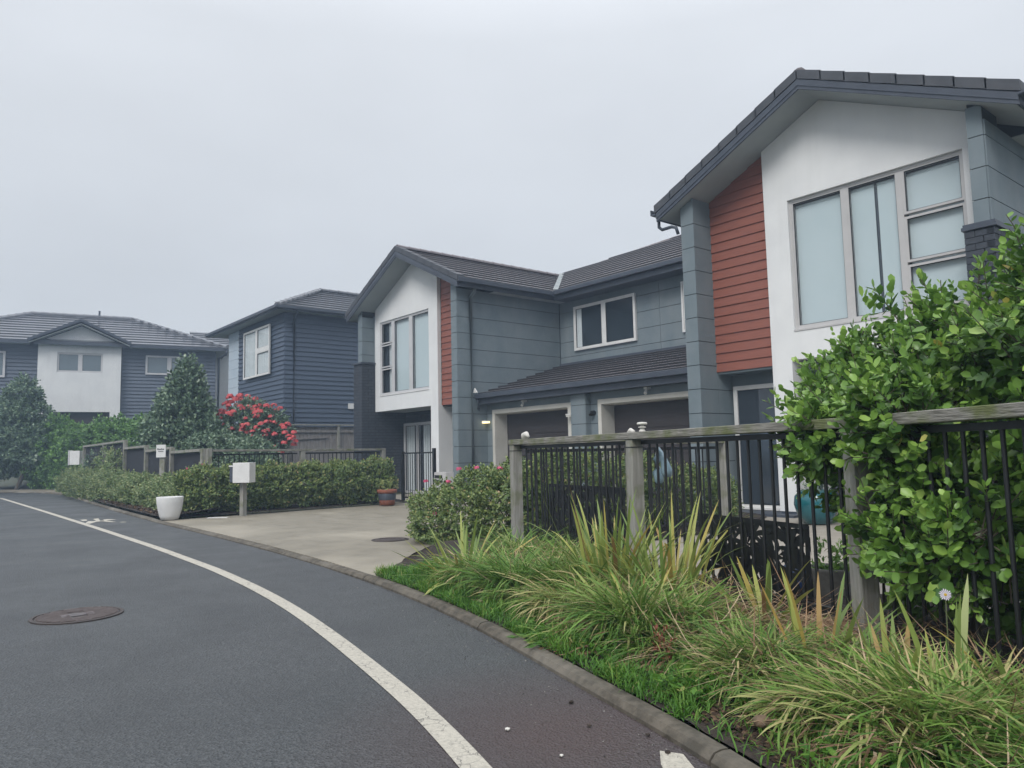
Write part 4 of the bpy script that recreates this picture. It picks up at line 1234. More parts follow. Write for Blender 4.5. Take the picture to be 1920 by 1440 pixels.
# house glimpsed behind it
E_ = empty('roof_between_houses', (-40, 16, 1), 'tiled roof and pale wall glimpsed in the gap left of the dark boarded house', 'house', 'two-storey houses of the street', rotz=th)
mb = MB(); mb.box(-3.5, 10, 3.0, 10, 0, 6.6); mb.build('pale_wall', M['render'], E_, local=True)
roof_slope((-4.2, 2.4, 6.55), (1, 0), (0, 1), 15, 3.0, 0.42, 8, E_, [M['tile2'], M['tileshade']], local=True, wave=0.9)
mb = MB(); mb.box(-4.2, 10.8, 2.38, 2.41, 6.38, 6.56); mb.build('fascia', M['barge'], E_, local=True)
mb = MB(); mb.prism([(2.42, 6.5), (5.4, 7.78), (8.4, 6.5)], 0, -4.1, 10.7); mb.build('roof_core', M['joint'], E_, local=True)


# ------------------------------------------------------------------ fences
def timber_post(parent, x, y, z0, z1, rot, w=0.10):
    mb = MB(); c_, s_ = math.cos(rot), math.sin(rot)
    h = w / 2
    pts = [(-h, -h), (h, -h), (h, h), (-h, h)]
    mb.prism([(x + a * c_ - b * s_, y + a * s_ + b * c_) for a, b in pts], 2, z0, z1)
    return mb.build('post', M['post'], parent, bevel=0.004)

def obox(p, q, w, z0, z1, zq0=None, zq1=None, off=0.0):
    """board from p to q (plan), width w, optional different heights at q."""
    p, q = Vector((*p, 0)), Vector((*q, 0)); d = (q - p).normalized(); n_ = Vector((-d.y, d.x, 0))
    zq0 = z0 if zq0 is None else zq0; zq1 = z1 if zq1 is None else zq1
    vs = []
    for r_, a, b in ((p, z0, z1), (q, zq0, zq1)):
        for sx in (-w / 2, w / 2):
            for zz in (a, b):
                v_ = r_ + n_ * (sx + off); vs.append((v_.x, v_.y, zz))
    return vs, [(0, 1, 3, 2), (4, 6, 7, 5), (0, 4, 5, 1), (2, 3, 7, 6), (1, 5, 7, 3), (0, 2, 6, 4)]

bar_me = None
def bar_panel(parent, p, q, z0, z1, sp=0.112, off=0.045, r=0.011):
    global bar_me
    p, q = np.array(p, float), np.array(q, float)
    L = np.linalg.norm(q - p); d = (q - p) / L; n_ = np.array([-d[1], d[0]])
    a, b = p + d * 0.06 + n_ * off, q - d * 0.06 + n_ * off
    for zz in ((z0, z0 + 0.035), (z1 - 0.035, z1)):
        mb = MB(); v_, f_ = obox(a, b, 0.03, *zz); mb.add(v_, f_); mb.build('panel_rail', M['black'], parent)
    if bar_me is None:
        mb = MB(); mb.tube([(0, 0, 0), (0, 0, 1)], r, 8, caps=False); ob = mb.build('bar', M['black'], None, smooth=True); bar_me = ob.data; bpy.data.objects.remove(ob)
    k = int((L - 0.12) / sp)
    for i in range(1, k):
        c = a + (b - a) * i / k
        o = bpy.data.objects.new('bar', bar_me); COL.objects.link(o); o.parent = parent
        o.location = Vector((c[0], c[1], z0 + 0.01)) - ORG[parent.name]; o.scale = (1, 1, z1 - z0 - 0.02)

FP = [(-6.45, 5.30), (-4.25, 4.78), (-2.0, 4.05), (-0.05, 2.90), (1.9, 1.55)]
F1 = empty('garden_fence', (-4.25, 4.78, 0.1), 'grey timber post and rail fence with black bars in front of the nearest townhouse', 'fence')
for i, (x, y) in enumerate(FP):
    j = min(i, len(FP) - 2)
    rot = math.atan2(FP[j + 1][1] - FP[j][1], FP[j + 1][0] - FP[j][0])
    timber_post(F1, x, y, 0.0, 1.252, rot, 0.105)
    mb = MB(); v_, f_ = obox((x - 0.056 * math.cos(rot), y - 0.056 * math.sin(rot)), (x + 0.056 * math.cos(rot), y + 0.056 * math.sin(rot)), 0.112, 1.185, 1.192); mb.add(v_, f_)
    mb.build('strap', M['black'], F1)
for i in range(len(FP) - 1):
    (xa, ya), (xb, yb) = FP[i], FP[i + 1]
    L = math.hypot(xb - xa, yb - ya); dx, dy = (xb - xa) / L, (yb - ya) / L
    e0 = 0.06 if i == 0 else -0.003
    mb = MB(); v_, f_ = obox((xa - dx * e0, ya - dy * e0), (xb - dx * 0.002, yb - dy * 0.002), 0.125, 1.254, 1.312); mb.add(v_, f_); mb.build('top_rail', M['timber'], F1, bevel=0.004)
    bar_panel(F1, FP[i], FP[i + 1], 0.20, 1.245)

def leaf_screen(parent, p, q, z0, z1, seed):
    """laser-cut garden screen: black frame filled with overlapping leaf shapes."""
    rs = random.Random(seed)
    p, q = Vector((*p, 0)), Vector((*q, 0)); L = (q - p).length; d = (q - p) / L; n_ = Vector((-d.y, d.x, 0))
    H = z1 - z0
    mb = MB()
    def P3(s_, z, o_): v_ = p + d * s_ + n_ * o_; return (v_.x, v_.y, z0 + z)
    def slab2(poly, o0=0.0, o1=0.004):
        k = len(poly); vs = [P3(a, b, o0) for a, b in poly] + [P3(a, b, o1) for a, b in poly]
        mb.add(vs, [tuple(range(k)), tuple(range(2 * k - 1, k - 1, -1))] + [(i, i + k, (i + 1) % k + k, (i + 1) % k) for i in range(k)])
    for a, b, c_, e_ in ((0, L, 0, 0.03), (0, L, H - 0.03, H), (0, 0.03, 0.03, H - 0.03), (L - 0.03, L, 0.03, H - 0.03)):
        slab2([(a, c_), (b, c_), (b, e_), (a, e_)])
    centres = [(L * (i + 0.5 + rs.uniform(-.35, .35)) / 8, H * (j + 0.5 + rs.uniform(-.35, .35)) / 4) for i in range(8) for j in range(4)]
    layer = 0
    for cx, cz in centres:
        n2 = rs.randint(9, 13)
        for k in range(n2):
            t = 2 * math.pi * k / n2 + rs.uniform(-.2, .2); l_ = rs.uniform(0.10, 0.19); w = rs.uniform(0.013, 0.022); bend = rs.uniform(-.35, .35)
            poly = []
            for s_, ww in ((0, 0.25), (.3, .9), (.6, 1), (.85, .5), (1, 0)): poly.append((s_, ww))
            pts = []
            for sg in (1, -1):
                seq = poly if sg > 0 else poly[::-1][1:]
                for s_, ww in seq:
                    tt_ = t + bend * s_
                    x_ = cx + math.cos(tt_) * l_ * s_ - math.sin(tt_) * w * ww * sg
                    z_ = cz + math.sin(tt_) * l_ * s_ + math.cos(tt_) * w * ww * sg
                    pts.append((min(max(x_, 0.01), L - 0.01), min(max(z_, 0.01), H - 0.01)))
            layer += 1
            o_ = 0.0045 + (layer % 40) * 0.0004
            slab2(pts, o_, o_ + 0.003)
    o = mb.build('leaf_cutout_screen', M['black'], parent)
    o['kind'] = 'stuff'
def lerp2(a, b, t): return (a[0] + (b[0] - a[0]) * t, a[1] + (b[1] - a[1]) * t)
nb = np.array(FP[2]) - np.array(FP[1]); nb = np.array([-nb[1], nb[0]]) / np.linalg.norm(nb) * 0.07
s1a, s1b = np.array(lerp2(FP[1], FP[2], 0.33)) + nb, np.array(lerp2(FP[1], FP[2], 0.80)) + nb
s2a, s2b = np.array(lerp2(FP[0], FP[1], 0.27)) + nb, np.array(lerp2(FP[0], FP[1], 0.88)) + nb
S1 = empty('garden_screen', (s1a[0], s1a[1], 0.1), 'black leaf-cutout garden screen behind the bars right of the middle post', 'garden screen', 'leaf-cutout screens'); leaf_screen(S1, s1a, s1b, 0.12, 0.69, 3)
S2 = empty('garden_screen', (s2a[0], s2a[1], 0.2), 'black leaf-cutout garden screen behind the bars left of the middle post', 'garden screen', 'leaf-cutout screens'); leaf_screen(S2, s2a, s2b, 0.24, 0.84, 9)

# return fence from the far corner post towards the house
F2 = empty('return_fence', (-6.35, 7.0, 0.1), 'short timber rail fence with black bars running back from the corner post to the house', 'fence')
q1 = (-6.02, 8.55)
timber_post(F2, *q1, 0.0, 1.30, R(84))
mb = MB(); v_, f_ = obox((-6.44, 5.36), (-6.02, 8.50), 0.11, 1.24, 1.29); mb.add(v_, f_); mb.build('top_rail', M['timber'], F2, bevel=0.004)
timber_post(F2, -6.24, 6.95, 0.0, 1.238, R(84))
bar_panel(F2, (-6.43, 5.40), (-6.24, 6.93), 0.2, 1.20); bar_panel(F2, (-6.24, 6.97), (-6.03, 8.5), 0.2, 1.20)

# fence along the drive of the middle house, and the black gate
F3 = empty('drive_fence', (-16.85, 7.3, 0.1), 'timber rail fence with black bars behind the long green hedge beside the drive', 'fence')
for yy in (5.22, 7.35, 9.50): timber_post(F3, -16.86, yy, 0.0, 1.34 if yy > 6 else 1.42, 0)
mb = MB(); v_, f_ = obox((-16.86, 5.28), (-16.86, 9.55), 0.11, 1.345, 1.395, 1.32, 1.37); mb.add(v_, f_); mb.build('top_rail', M['timber'], F3, bevel=0.004)
bar_panel(F3, (-16.86, 5.27), (-16.86, 7.3), 0.2, 1.30); bar_panel(F3, (-16.86, 7.4), (-16.86, 9.45), 0.2, 1.30)
GT = empty('gate', (-15.8, 9.9, 0.04), 'black metal bar gate in front of the curtained sliding door', 'gate')
for x in (-16.56, -15.12):
    mb = MB(); mb.box(x - 0.035, x + 0.035, 9.865, 9.935, 0.03, 1.34 if x > -16 else 1.28); mb.build('post', M['black'], GT)
for zz in (0.12, 1.22):
    mb = MB(); mb.box(-16.52, -15.16, 9.885, 9.915, zz, zz + 0.035); mb.build('rail', M['black'], GT)
for k in range(12):
    mb = MB(); mb.tube([(-16.42 + k * 0.105, 9.9, 0.13), (-16.42 + k * 0.105, 9.9, 1.24)], 0.009, 6); mb.build('bar', M['black'], GT)

# stepped fence with dark mesh on the left
F4 = empty('stepped_fence', (-23.5, 5.25, 0.3), 'grey posts and stepped rails with dark mesh panels behind the low bushes', 'fence')
LPst = [(-16.95, 5.13, 1.42), (-19.69, 5.21, 1.50), (-22.46, 5.28, 1.62), (-25.15, 5.31, 1.84), (-28.03, 5.29, 1.83), (-30.95, 5.2, 1.80)]
for x, y, z in LPst: timber_post(F4, x, y, 0.1, z, 0, 0.11)
RL = [(1.36, 1.35), (1.46, 1.42), (1.56, 1.55), (1.78, 1.76), (1.76, 1.74)]
for i in range(5):
    a, b = LPst[i], LPst[i + 1]
    mb = MB(); v_, f_ = obox((a[0] - 0.05, a[1] - 0.02), (b[0] + 0.05, b[1] - 0.02), 0.09, RL[i][0], RL[i][0] + 0.06, RL[i][1], RL[i][1] + 0.06); mb.add(v_, f_); mb.build('top_rail', M['post'], F4)
    mb = MB(); v_, f_ = obox((a[0] - 0.05, a[1] + 0.04), (b[0] + 0.05, b[1] + 0.04), 0.012, 0.3, RL[i][0] - 0.01, 0.3, RL[i][1] - 0.01); mb.add(v_, f_); mb.build('mesh_panel', M['mesh'], F4)

# tall paling fence between the middle and the dark house
F5 = empty('paling_fence', (-26.9, 13, 0.6), 'tall weathered paling fence at the side of the dark boarded house', 'fence')
pal = None
yy = 11.0
while yy < 17.5:
    mb = MB(); h = 2.36 + rng.normal() * 0.008; mb.box(-26.88, -26.86, yy, yy + 0.142, 0.4, h); mb.build('paling', M['paling'], F5); yy += 0.15
for y in (11.05, 13.1, 15.4): 
    mb = MB(); mb.box(-26.855, -26.76, y, y + 0.1, 0.4, 2.40); mb.build('post', M['post'], F5)
for z in (2.14, 0.9):
    mb = MB(); mb.box(-26.857, -26.81, 11.16, 13.09, z, z + 0.09); mb.build('rail', M['paling'], F5)
    mb = MB(); mb.box(-26.857, -26.81, 13.21, 15.39, z, z + 0.09); mb.build('rail', M['paling'], F5)
mb = MB(); mb.box(-26.95, -26.74, 10.98, 17.5, 2.405, 2.45); mb.build('capping', M['post'], F5)
mb = MB(); v_, f_ = obox((-26.83, 11.4), (-26.83, 12.7), 0.03, 1.86, 1.92, 1.93, 1.99); mb.add(v_, f_); mb.build('loose_batten', M['paling'], F5)
mb = MB(); mb.box(-27.5, -26.9, 10.95, 10.98, 0.4, 2.4); mb.build('paling', M['paling'], F5)

# ------------------------------------------------------------------ street furniture and small things
# letterbox on its post by the drive
LB = empty('letterbox', (-15.35, 5.42, 0.05), 'white metal letterbox on a timber post at the front of the long hedge', 'letterbox', 'letterboxes')
timber_post(LB, -15.30, 5.42, 0.02, 0.72, R(20), 0.10)
mb = MB()
c_, s_ = math.cos(R(52)), math.sin(R(52))
def rot2(pts, cx, cy, a): return [(cx + x * math.cos(a) - y * math.sin(a), cy + x * math.sin(a) + y * math.cos(a)) for x, y in pts]
bxp = rot2([(-0.17, -0.12), (0.17, -0.12), (0.17, 0.22), (-0.17, 0.22)], -15.20, 5.38, R(50))
mb.prism(bxp, 2, 0.70, 1.10); mb.build('box', M['white'], LB, bevel=0.006)
mb = MB(); mb.prism(rot2([(-0.255, -0.06), (-0.172, -0.06), (-0.172, 0.10), (-0.255, 0.10)], -15.20, 5.38, R(50)), 2, 0.72, 1.02); mb.build('paper_slot', M['barge'], LB)
mb = MB(); mb.prism(rot2([(-0.265, -0.07), (-0.172, -0.07), (-0.172, 0.11), (-0.265, 0.11)], -15.20, 5.38, R(50)), 2, 1.022, 1.05); mb.build('slot_rim', M['white'], LB)
# sign board on its post
SG = empty('sign_post', (-19.3, 4.92, 0.2), 'small white sign with two lines of dark lettering on a post above the low bushes', 'sign')
timber_post(SG, -19.32, 4.92, 0.1, 1.28, R(45), 0.13)
mb = MB(); mb.prism(rot2([(-0.115, -0.09), (0.115, -0.09), (0.115, -0.075), (-0.115, -0.075)], -19.32, 4.90, R(48)), 2, 1.26, 1.56); mb.build('board', M['white'], SG)
mb = MB()
for (a, b, z0, z1) in [(-0.085, -0.06, 1.44, 1.475), (-0.052, -0.03, 1.44, 1.465), (-0.022, 0.0, 1.44, 1.465), (0.008, 0.03, 1.44, 1.475), (0.038, 0.075, 1.44, 1.465), (-0.06, -0.03, 1.395, 1.412), (-0.02, 0.02, 1.395, 1.412), (0.03, 0.06, 1.395, 1.412)]:
    mb.prism(rot2([(a, -0.094), (b, -0.094), (b, -0.0905), (a, -0.0905)], -19.32, 4.90, R(48)), 2, z0, z1)
mb.build('lettering', M['signink'], SG)
# far letterbox on the end post of the stepped fence
L2 = empty('letterbox', (-31.15, 5.0, 1.3), 'pale grey letterbox fixed to the farthest post of the stepped fence', 'letterbox', 'letterboxes')
mb = MB(); mb.prism(rot2([(-0.2, -0.12), (0.16, -0.12), (0.16, 0.12), (-0.2, 0.12)], -31.2, 5.0, R(50)), 2, 1.12, 1.62); mb.build('box', M['white'], L2)
mb = MB(); mb.prism(rot2([(-0.25, -0.13), (-0.21, -0.13), (-0.21, 0.12), (-0.25, 0.12)], -31.2, 5.0, R(50)), 2, 1.1, 1.64); mb.build('door', M['alu'], L2)

# planters and pots
def pot(name, loc, prof, m, label, cat, group='plant pots', n_=28, rim=None):
    T_ = empty(name, loc, label, cat, group)
    mb = MB(); mb.lathe(loc, prof, n_); mb.build('body', m, T_, smooth=True)
    r = prof[-1][0]
    mb = MB(); mb.lathe(loc, [(0.001, prof[-1][1] - 0.03), (r * 0.98, prof[-1][1] - 0.03)], n_); mb.build('soil', M['soil'], T_)
    return T_
pot('planter', (-15.50, 4.08, 0.04), [(0.10, 0.0), (0.155, 0.004), (0.185, 0.08), (0.215, 0.2), (0.235, 0.32), (0.243, 0.425), (0.24, 0.44), (0.222, 0.44), (0.215, 0.38)], M['white'], 'large tapered white planter standing at the kerb end of the drive', 'planter')
pot('terracotta_pot', (-15.35, 8.75, 0.05), [(0.10, 0.0), (0.17, 0.004), (0.185, 0.12), (0.20, 0.28), (0.225, 0.285), (0.232, 0.35), (0.215, 0.36), (0.2, 0.33)], M['terracotta'], 'terracotta pot with a dark band beside the long hedge', 'pot')
mb = MB(); mb.lathe((-15.35, 8.75, 0.05), [(0.188, 0.12), (0.199, 0.15), (0.206, 0.26), (0.200, 0.272)], 28)
mb.build('band', M['barge'], bpy.data.objects['terracotta_pot'], smooth=True)
pot('teal_pot', (-5.75, 10.35, 0.055), [(0.15, 0.0), (0.19, 0.01), (0.27, 0.14), (0.31, 0.28), (0.295, 0.40), (0.25, 0.45), (0.27, 0.475), (0.25, 0.48), (0.23, 0.43)], M['tealpot'], 'big round teal glazed pot beside the white wall leg', 'pot')
pot('grey_pot', (-2.72, 5.05, 0.055), [(0.10, 0.0), (0.13, 0.004), (0.15, 0.12), (0.165, 0.25), (0.172, 0.27), (0.16, 0.272), (0.155, 0.24)], M['greypot'], 'grey tub of green leaves behind the bars left of the nearest post', 'pot')
# watering can
WC = empty('watering_can', (-3.14, 5.3, 0.055), 'dark blue plastic watering can behind the leaf-cutout screen', 'watering can')
mb = MB(); mb.lathe((-3.14, 5.3, 0.055), [(0.02, 0), (0.095, 0.0), (0.10, 0.02), (0.092, 0.2), (0.075, 0.22), (0.03, 0.222)], 20); mb.build('body', M['bluepl'], WC, smooth=True)
mb = MB(); mb.tube([(-3.05, 5.3, 0.24), (-2.99, 5.3, 0.27), (-2.97, 5.3, 0.2), (-3.04, 5.3, 0.1)], 0.011, 8); mb.build('handle', M['bluepl'], WC, smooth=True)
mb = MB(); mb.tube([(-3.22, 5.3, 0.1), (-3.34, 5.28, 0.2), (-3.42, 5.27, 0.28)], [0.022, 0.016, 0.03], 8); mb.build('spout', M['bluepl'], WC, smooth=True)

# pale blue wading-bird ornament hanging on the bars
BO = empty('bird_ornament', (-4.0, 4.74, 0.9), 'pale blue long-necked bird ornament on the bars right of the middle post', 'ornament')
dv = Vector((0.951, -0.309, 0)); bc = Vector((-4.04, 4.86, 0))
def bp_(s_, z): v_ = bc + dv * s_; return (v_.x, v_.y, z)
mb = MB(); mb.tube([bp_(0.10, 0.94), bp_(0.095, 0.98), bp_(0.06, 1.06), bp_(0.02, 1.13), bp_(-0.02, 1.17), bp_(-0.05, 1.15)], [0.03, 0.048, 0.034, 0.02, 0.017, 0.008], 12); mb.build('neck', M['bird'], BO, smooth=True)
mb = MB(); mb.tube([bp_(-0.02, 1.15), bp_(-0.05, 1.08), bp_(-0.05, 0.98), bp_(-0.03, 0.9), bp_(-0.04, 0.84), bp_(-0.06, 0.8)], [0.012, 0.034, 0.045, 0.036, 0.03, 0.008], 12); mb.build('body', M['bird'], BO, smooth=True)
mb = MB(); mb.tube([bp_(-0.05, 1.152), bp_(-0.08, 1.12)], [0.008, 0.002], 6); mb.build('beak', M['shell'], BO)
# small white things on the rail
SH = MB(); SH.tube([(-6.25, 5.26, 1.314), (-6.235, 5.255, 1.35), (-6.19, 5.24, 1.365), (-6.14, 5.23, 1.335)], [0.03, 0.042, 0.03, 0.012], 10)
o = SH.build('shell', M['shell'], smooth=True); tag(o, 'white curled shell resting on the rail by the far corner post', 'shell', 'white ornaments on the rail')
SH = MB(); SH.tube([(-4.33, 4.80, 1.314), (-4.29, 4.79, 1.33), (-4.24, 4.775, 1.318)], [0.012, 0.022, 0.012], 10)
o = SH.build('shell', M['shell'], smooth=True); tag(o, 'tiny flat white shell on the rail just left of the white lantern', 'shell', 'white ornaments on the rail')
LN = empty('lantern', (-4.12, 4.74, 1.312), 'little white pagoda-shaped lantern on the rail above the middle post', 'ornament', 'white ornaments on the rail')
mb = MB(); mb.lathe((-4.12, 4.74, 1.312), [(0.001, 0), (0.028, 0.0), (0.026, 0.012), (0.02, 0.016), (0.02, 0.03), (0.001, 0.031)], 14); mb.build('foot', M['shell'], LN, smooth=True)
mb = MB(); mb.lathe((-4.12, 4.74, 1.312), [(0.001, 0.032), (0.034, 0.034), (0.03, 0.042), (0.016, 0.046), (0.016, 0.056), (0.001, 0.057)], 14); mb.build('waist', M['shell'], LN, smooth=True)
mb = MB(); mb.lathe((-4.12, 4.74, 1.312), [(0.001, 0.058), (0.042, 0.06), (0.044, 0.068), (0.038, 0.078), (0.001, 0.082)], 14); mb.build('cap', M['shell'], LN, smooth=True)
# utility box beside the entry of the middle house
UB = empty('utility_box', (-13.5, 9.1, 0.05), 'pale grey utility box with two dark slots, behind the pink-flowered bush', 'utility box')
mb = MB(); mb.box(-13.75, -13.30, 9.0, 9.2, 0.04, 0.80); mb.build('cabinet', M['alugrey'], UB)
for z in (0.58, 0.68):
    mb = MB(); mb.box(-13.72, -13.44, 8.988, 8.999, z, z + 0.06); mb.build('slot', M['black'], UB)

# manhole covers
def manhole(cx, cy, z, r, label, rot):
    T_ = empty('manhole_cover', (cx, cy, z), label, 'manhole cover', 'manhole covers')
    mb = MB(); mb.lathe((cx, cy, z), [(r, -0.02), (r, 0.006), (r - 0.025, 0.007), (r - 0.028, 0.0), (r - 0.028, -0.02)], 40); mb.build('rim', M['iron'], T_)
    mb = MB(); mb.lathe((cx, cy, z), [(r - 0.034, -0.02), (r - 0.034, 0.003), (0.001, 0.003)], 40); mb.build('lid', M['iron'], T_)
    c_, s_ = math.cos(rot), math.sin(rot)
    n_ = 15
    for k in range(n_):
        a = -r + 0.05 + (2 * r - 0.1) * k / (n_ - 1)
        h = math.sqrt(max((r - 0.045) ** 2 - a * a, 0))
        for lo, hi in ((-h, -0.055), (0.055, h)):
            if abs(a) > 0.15: 
                if lo > 0: continue
                lo, hi = -h, h
            if hi - lo < 0.02: continue
            mb = MB(); mb.prism([(cx + x * c_ - y * s_, cy + x * s_ + y * c_) for x, y in ((a - 0.007, lo), (a + 0.007, lo), (a + 0.007, hi), (a - 0.007, hi))], 2, z + 0.0035, z + 0.010)
            mb.build('rib', M['ribiron'], T_)
    return T_
MH = manhole(-6.63, 1.10, 0.003, 0.315, 'rusty ribbed round cover set in the road, left of the white line', R(0))
mb = MB()
for k, (y0, w_) in enumerate(((-0.035, 0.016), (0.0, 0.014), (0.03, 0.02))):
    vs = []
    for i in range(9):
        x = -0.11 + i * 0.0275; yy = y0 + 0.006 * math.sin(i * 1.6 + k)
        vs += [(-6.63 + yy, 1.10 + x, 0.012), (-6.63 + yy + w_, 1.10 + x, 0.012)]
    mb.add(vs, [(2 * i, 2 * i + 1, 2 * i + 3, 2 * i + 2) for i in range(8)])
mb.build('wave_emblem', M['ironlight'], MH)
manhole(-9.05, 5.20, 0.036, 0.25, 'brown round cover in the pale concrete drive', R(30))
# cracked plastic lid at the hedge foot
mb = MB(); mb.prism(rot2([(-0.2, -0.06), (0.2, -0.06), (0.2, 0.06), (-0.2, 0.06)], -15.2, 4.9, R(50)), 2, 0.035, 0.045)
o = mb.build('meter_lid', M['white']); tag(o, 'flat white water-meter lid in the drive beside the letterbox post', 'lid')

# ------------------------------------------------------------------ plants
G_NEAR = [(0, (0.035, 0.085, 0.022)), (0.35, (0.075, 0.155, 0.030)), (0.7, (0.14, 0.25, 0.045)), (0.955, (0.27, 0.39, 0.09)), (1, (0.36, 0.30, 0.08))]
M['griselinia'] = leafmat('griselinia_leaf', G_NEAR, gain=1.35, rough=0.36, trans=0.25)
M['griselinia_o'] = leafmat('griselinia_leaf_single', G_NEAR, attr=False, gain=1.35, rough=0.36, trans=0.25)
M['hedgegreen'] = leafmat('hedge_leaf', gain=1.55, stops=[(0, (0.035, 0.062, 0.024)), (0.5, (0.085, 0.130, 0.042)), (0.85, (0.17, 0.20, 0.065)), (1, (0.27, 0.16, 0.10))], rough=0.5, trans=0.15)
M['hebe'] = leafmat('hebe_leaf', gain=1.3, stops=[(0, (0.055, 0.095, 0.040)), (0.5, (0.13, 0.19, 0.075)), (1, (0.26, 0.27, 0.13))], rough=0.5, trans=0.2)
M['fargreen'] = leafmat('far_hedge_leaf', gain=1.35, stops=[(0, (0.030, 0.070, 0.024)), (0.5, (0.070, 0.145, 0.038)), (1, (0.15, 0.27, 0.06))], rough=0.45, trans=0.2)
M['fardark'] = leafmat('dark_tree_leaf', gain=1.6, stops=[(0, (0.028, 0.052, 0.036)), (0.6, (0.065, 0.105, 0.062)), (1, (0.17, 0.22, 0.14))], rough=0.35, trans=0.1)
M['grass'] = leafmat('grass_blade', gain=1.4, stops=[(0, (0.055, 0.125, 0.024)), (0.4, (0.115, 0.21, 0.038)), (0.65, (0.21, 0.25, 0.08)), (0.85, (0.36, 0.32, 0.15)), (1, (0.45, 0.35, 0.21))], rough=0.5, trans=0.3, spec=0.3)
M['lushgrass'] = leafmat('lush_grass_blade', gain=0.8, stops=[(0, (0.06, 0.17, 0.025)), (0.5, (0.11, 0.27, 0.038)), (0.9, (0.20, 0.37, 0.06)), (1, (0.36, 0.36, 0.12))], rough=0.5, trans=0.35, spec=0.3)
M['straw'] = leafmat('dead_blade', [(0, (0.15, 0.09, 0.055)), (0.5, (0.32, 0.21, 0.13)), (1, (0.55, 0.44, 0.30))], rough=0.8, trans=0.15, spec=0.15)
M['flax'] = leafmat('flax_blade', [(0, (0.13, 0.21, 0.05)), (0.5, (0.24, 0.31, 0.08)), (0.8, (0.40, 0.41, 0.11)), (0.93, (0.46, 0.33, 0.09)), (1, (0.26, 0.15, 0.07))], attr=False, rough=0.4, trans=0.25)

def leafy(name, label, cat, loc, blobs, ns, nl, leaf, m, group=None, stems=True, stem_m=None, **k):
    T_ = empty(name, loc, label, cat, group)
    me, info = plant_mesh('foliage', blobs, ns, nl, leaf, [m], **k)
    o = link('foliage', me, T_); o['kind'] = 'stuff'
    if stems:
        mb = MB(); rs = random.Random(hash(label) % 1000)
        for b in blobs:
            for _ in range(3):
                t = rs.uniform(0, 6.28)
                mb.tube([(b[0] + rs.uniform(-.1, .1) * b[3], b[1] + rs.uniform(-.1, .1) * b[4], loc[2]), (b[0] + math.cos(t) * b[3] * .3, b[1] + math.sin(t) * b[4] * .3, b[2]), (b[0] + math.cos(t) * b[3] * .7, b[1] + math.sin(t) * b[4] * .7, b[2] + b[5] * .6)], [0.014 * k.get('sw', 1), 0.01 * k.get('sw', 1), 0.004], 5)
        s_ = mb.build('stems', stem_m or M['bark'], T_, recalc=False); s_['kind'] = 'stuff'
    return T_, info

# the big bright hedge in front of the nearest house
BH = [(-1.80, 3.90, 1.30, .16, .12, .16), (-2.24, 4.26, 1.20, .18, .15, .22), (-2.36, 4.62, 1.24, 0.30, 0.32, 0.31), (-2.25, 4.8, 1.46, 0.34, 0.34, 0.344), (-2.15, 4.75, 1, 0.26, 0.28, 0.6), (-1.9, 4.75, 1.35, 0.48, 0.42, 0.568), (-1.45, 4.55, 1.35, 0.5, 0.46, 0.602), (-1.75, 4.6, 0.85, 0.45, 0.38, 0.55),
      (-0.95, 4.3, 1.42, 0.52, 0.46, 0.636), (-1.2, 4.35, 0.8, 0.5, 0.36, 0.55), (-0.45, 4, 1.55, 0.5, 0.46, 0.731), (-0.6, 4, 0.85, 0.5, 0.4, 0.6), (0.1, 3.7, 1.4, 0.55, 0.5, 0.817), (0.8, 3.3, 1.3, 0.6, 0.5, 0.86),
      (-2.02, 4.4, 1.28, 0.26, 0.2, 0.22), (-1.7, 3.98, 1.24, 0.2, 0.2, 0.26), (-1.72, 3.96, 0.7, 0.22, 0.16, 0.18), (-1.48, 3.8, 0.62, 0.28, 0.16, 0.16), (-1.3, 3.72, 0.8, 0.14, 0.12, 0.14), (-1.62, 4, 1, 0.14, 0.14, 0.16)]
bhT = empty('hedge', (-1.5, 4.6, 0.05), 'big bright green broad-leaved hedge pushing through and over the timber fence', 'hedge')
Pb, Nb = blob_points(BH, 5800, (0.55, 1.06), 0.18, 0.12)
Db = norm(Nb + np.array([-.1, -.15, 0.55]) + rng.normal(size=Nb.shape) * 0.38)
Lb = 0.17 * (0.6 + 0.9 * rng.random(len(Pb)))
tall = (Nb[:, 2] > 0.55) & (rng.random(len(Pb)) < 0.05)
Lb[tall] *= 1.6
Db[tall] = norm(Db[tall] + np.array([0, 0, 0.9]))
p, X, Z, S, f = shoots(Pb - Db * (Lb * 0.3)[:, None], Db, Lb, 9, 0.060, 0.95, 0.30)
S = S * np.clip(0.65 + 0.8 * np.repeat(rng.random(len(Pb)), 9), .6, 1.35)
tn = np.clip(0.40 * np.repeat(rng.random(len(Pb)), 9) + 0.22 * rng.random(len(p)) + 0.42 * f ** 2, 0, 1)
eye = np.array([0, 0, EYE])
dist_ = np.linalg.norm(p - eye, axis=1) - 2.0 * S / 0.06
fwv = np.array(FW); rtv = np.array(RT)
d_ = p - eye; w_ = d_ @ fwv; u_ = (d_ @ rtv) / np.maximum(w_, 0.1)
vis = (w_ > 0.5) & (np.abs(u_) < 0.68)
order = np.argsort(np.where(vis, dist_, 99))
single = order[:300]
rest = np.ones(len(p), bool); rest[single] = False
S3 = np.stack([S, S * 1.0, S], 1)
V, T, tt = scatter(LEAF_V, LEAF_T, p[rest], X[rest], Z[rest], S3[rest], tn[rest])
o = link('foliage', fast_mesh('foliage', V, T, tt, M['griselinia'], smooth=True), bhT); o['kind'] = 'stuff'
leaf_me = fast_mesh('leaf', LEAF_V, LEAF_T, None, M['griselinia_o'], smooth=True)
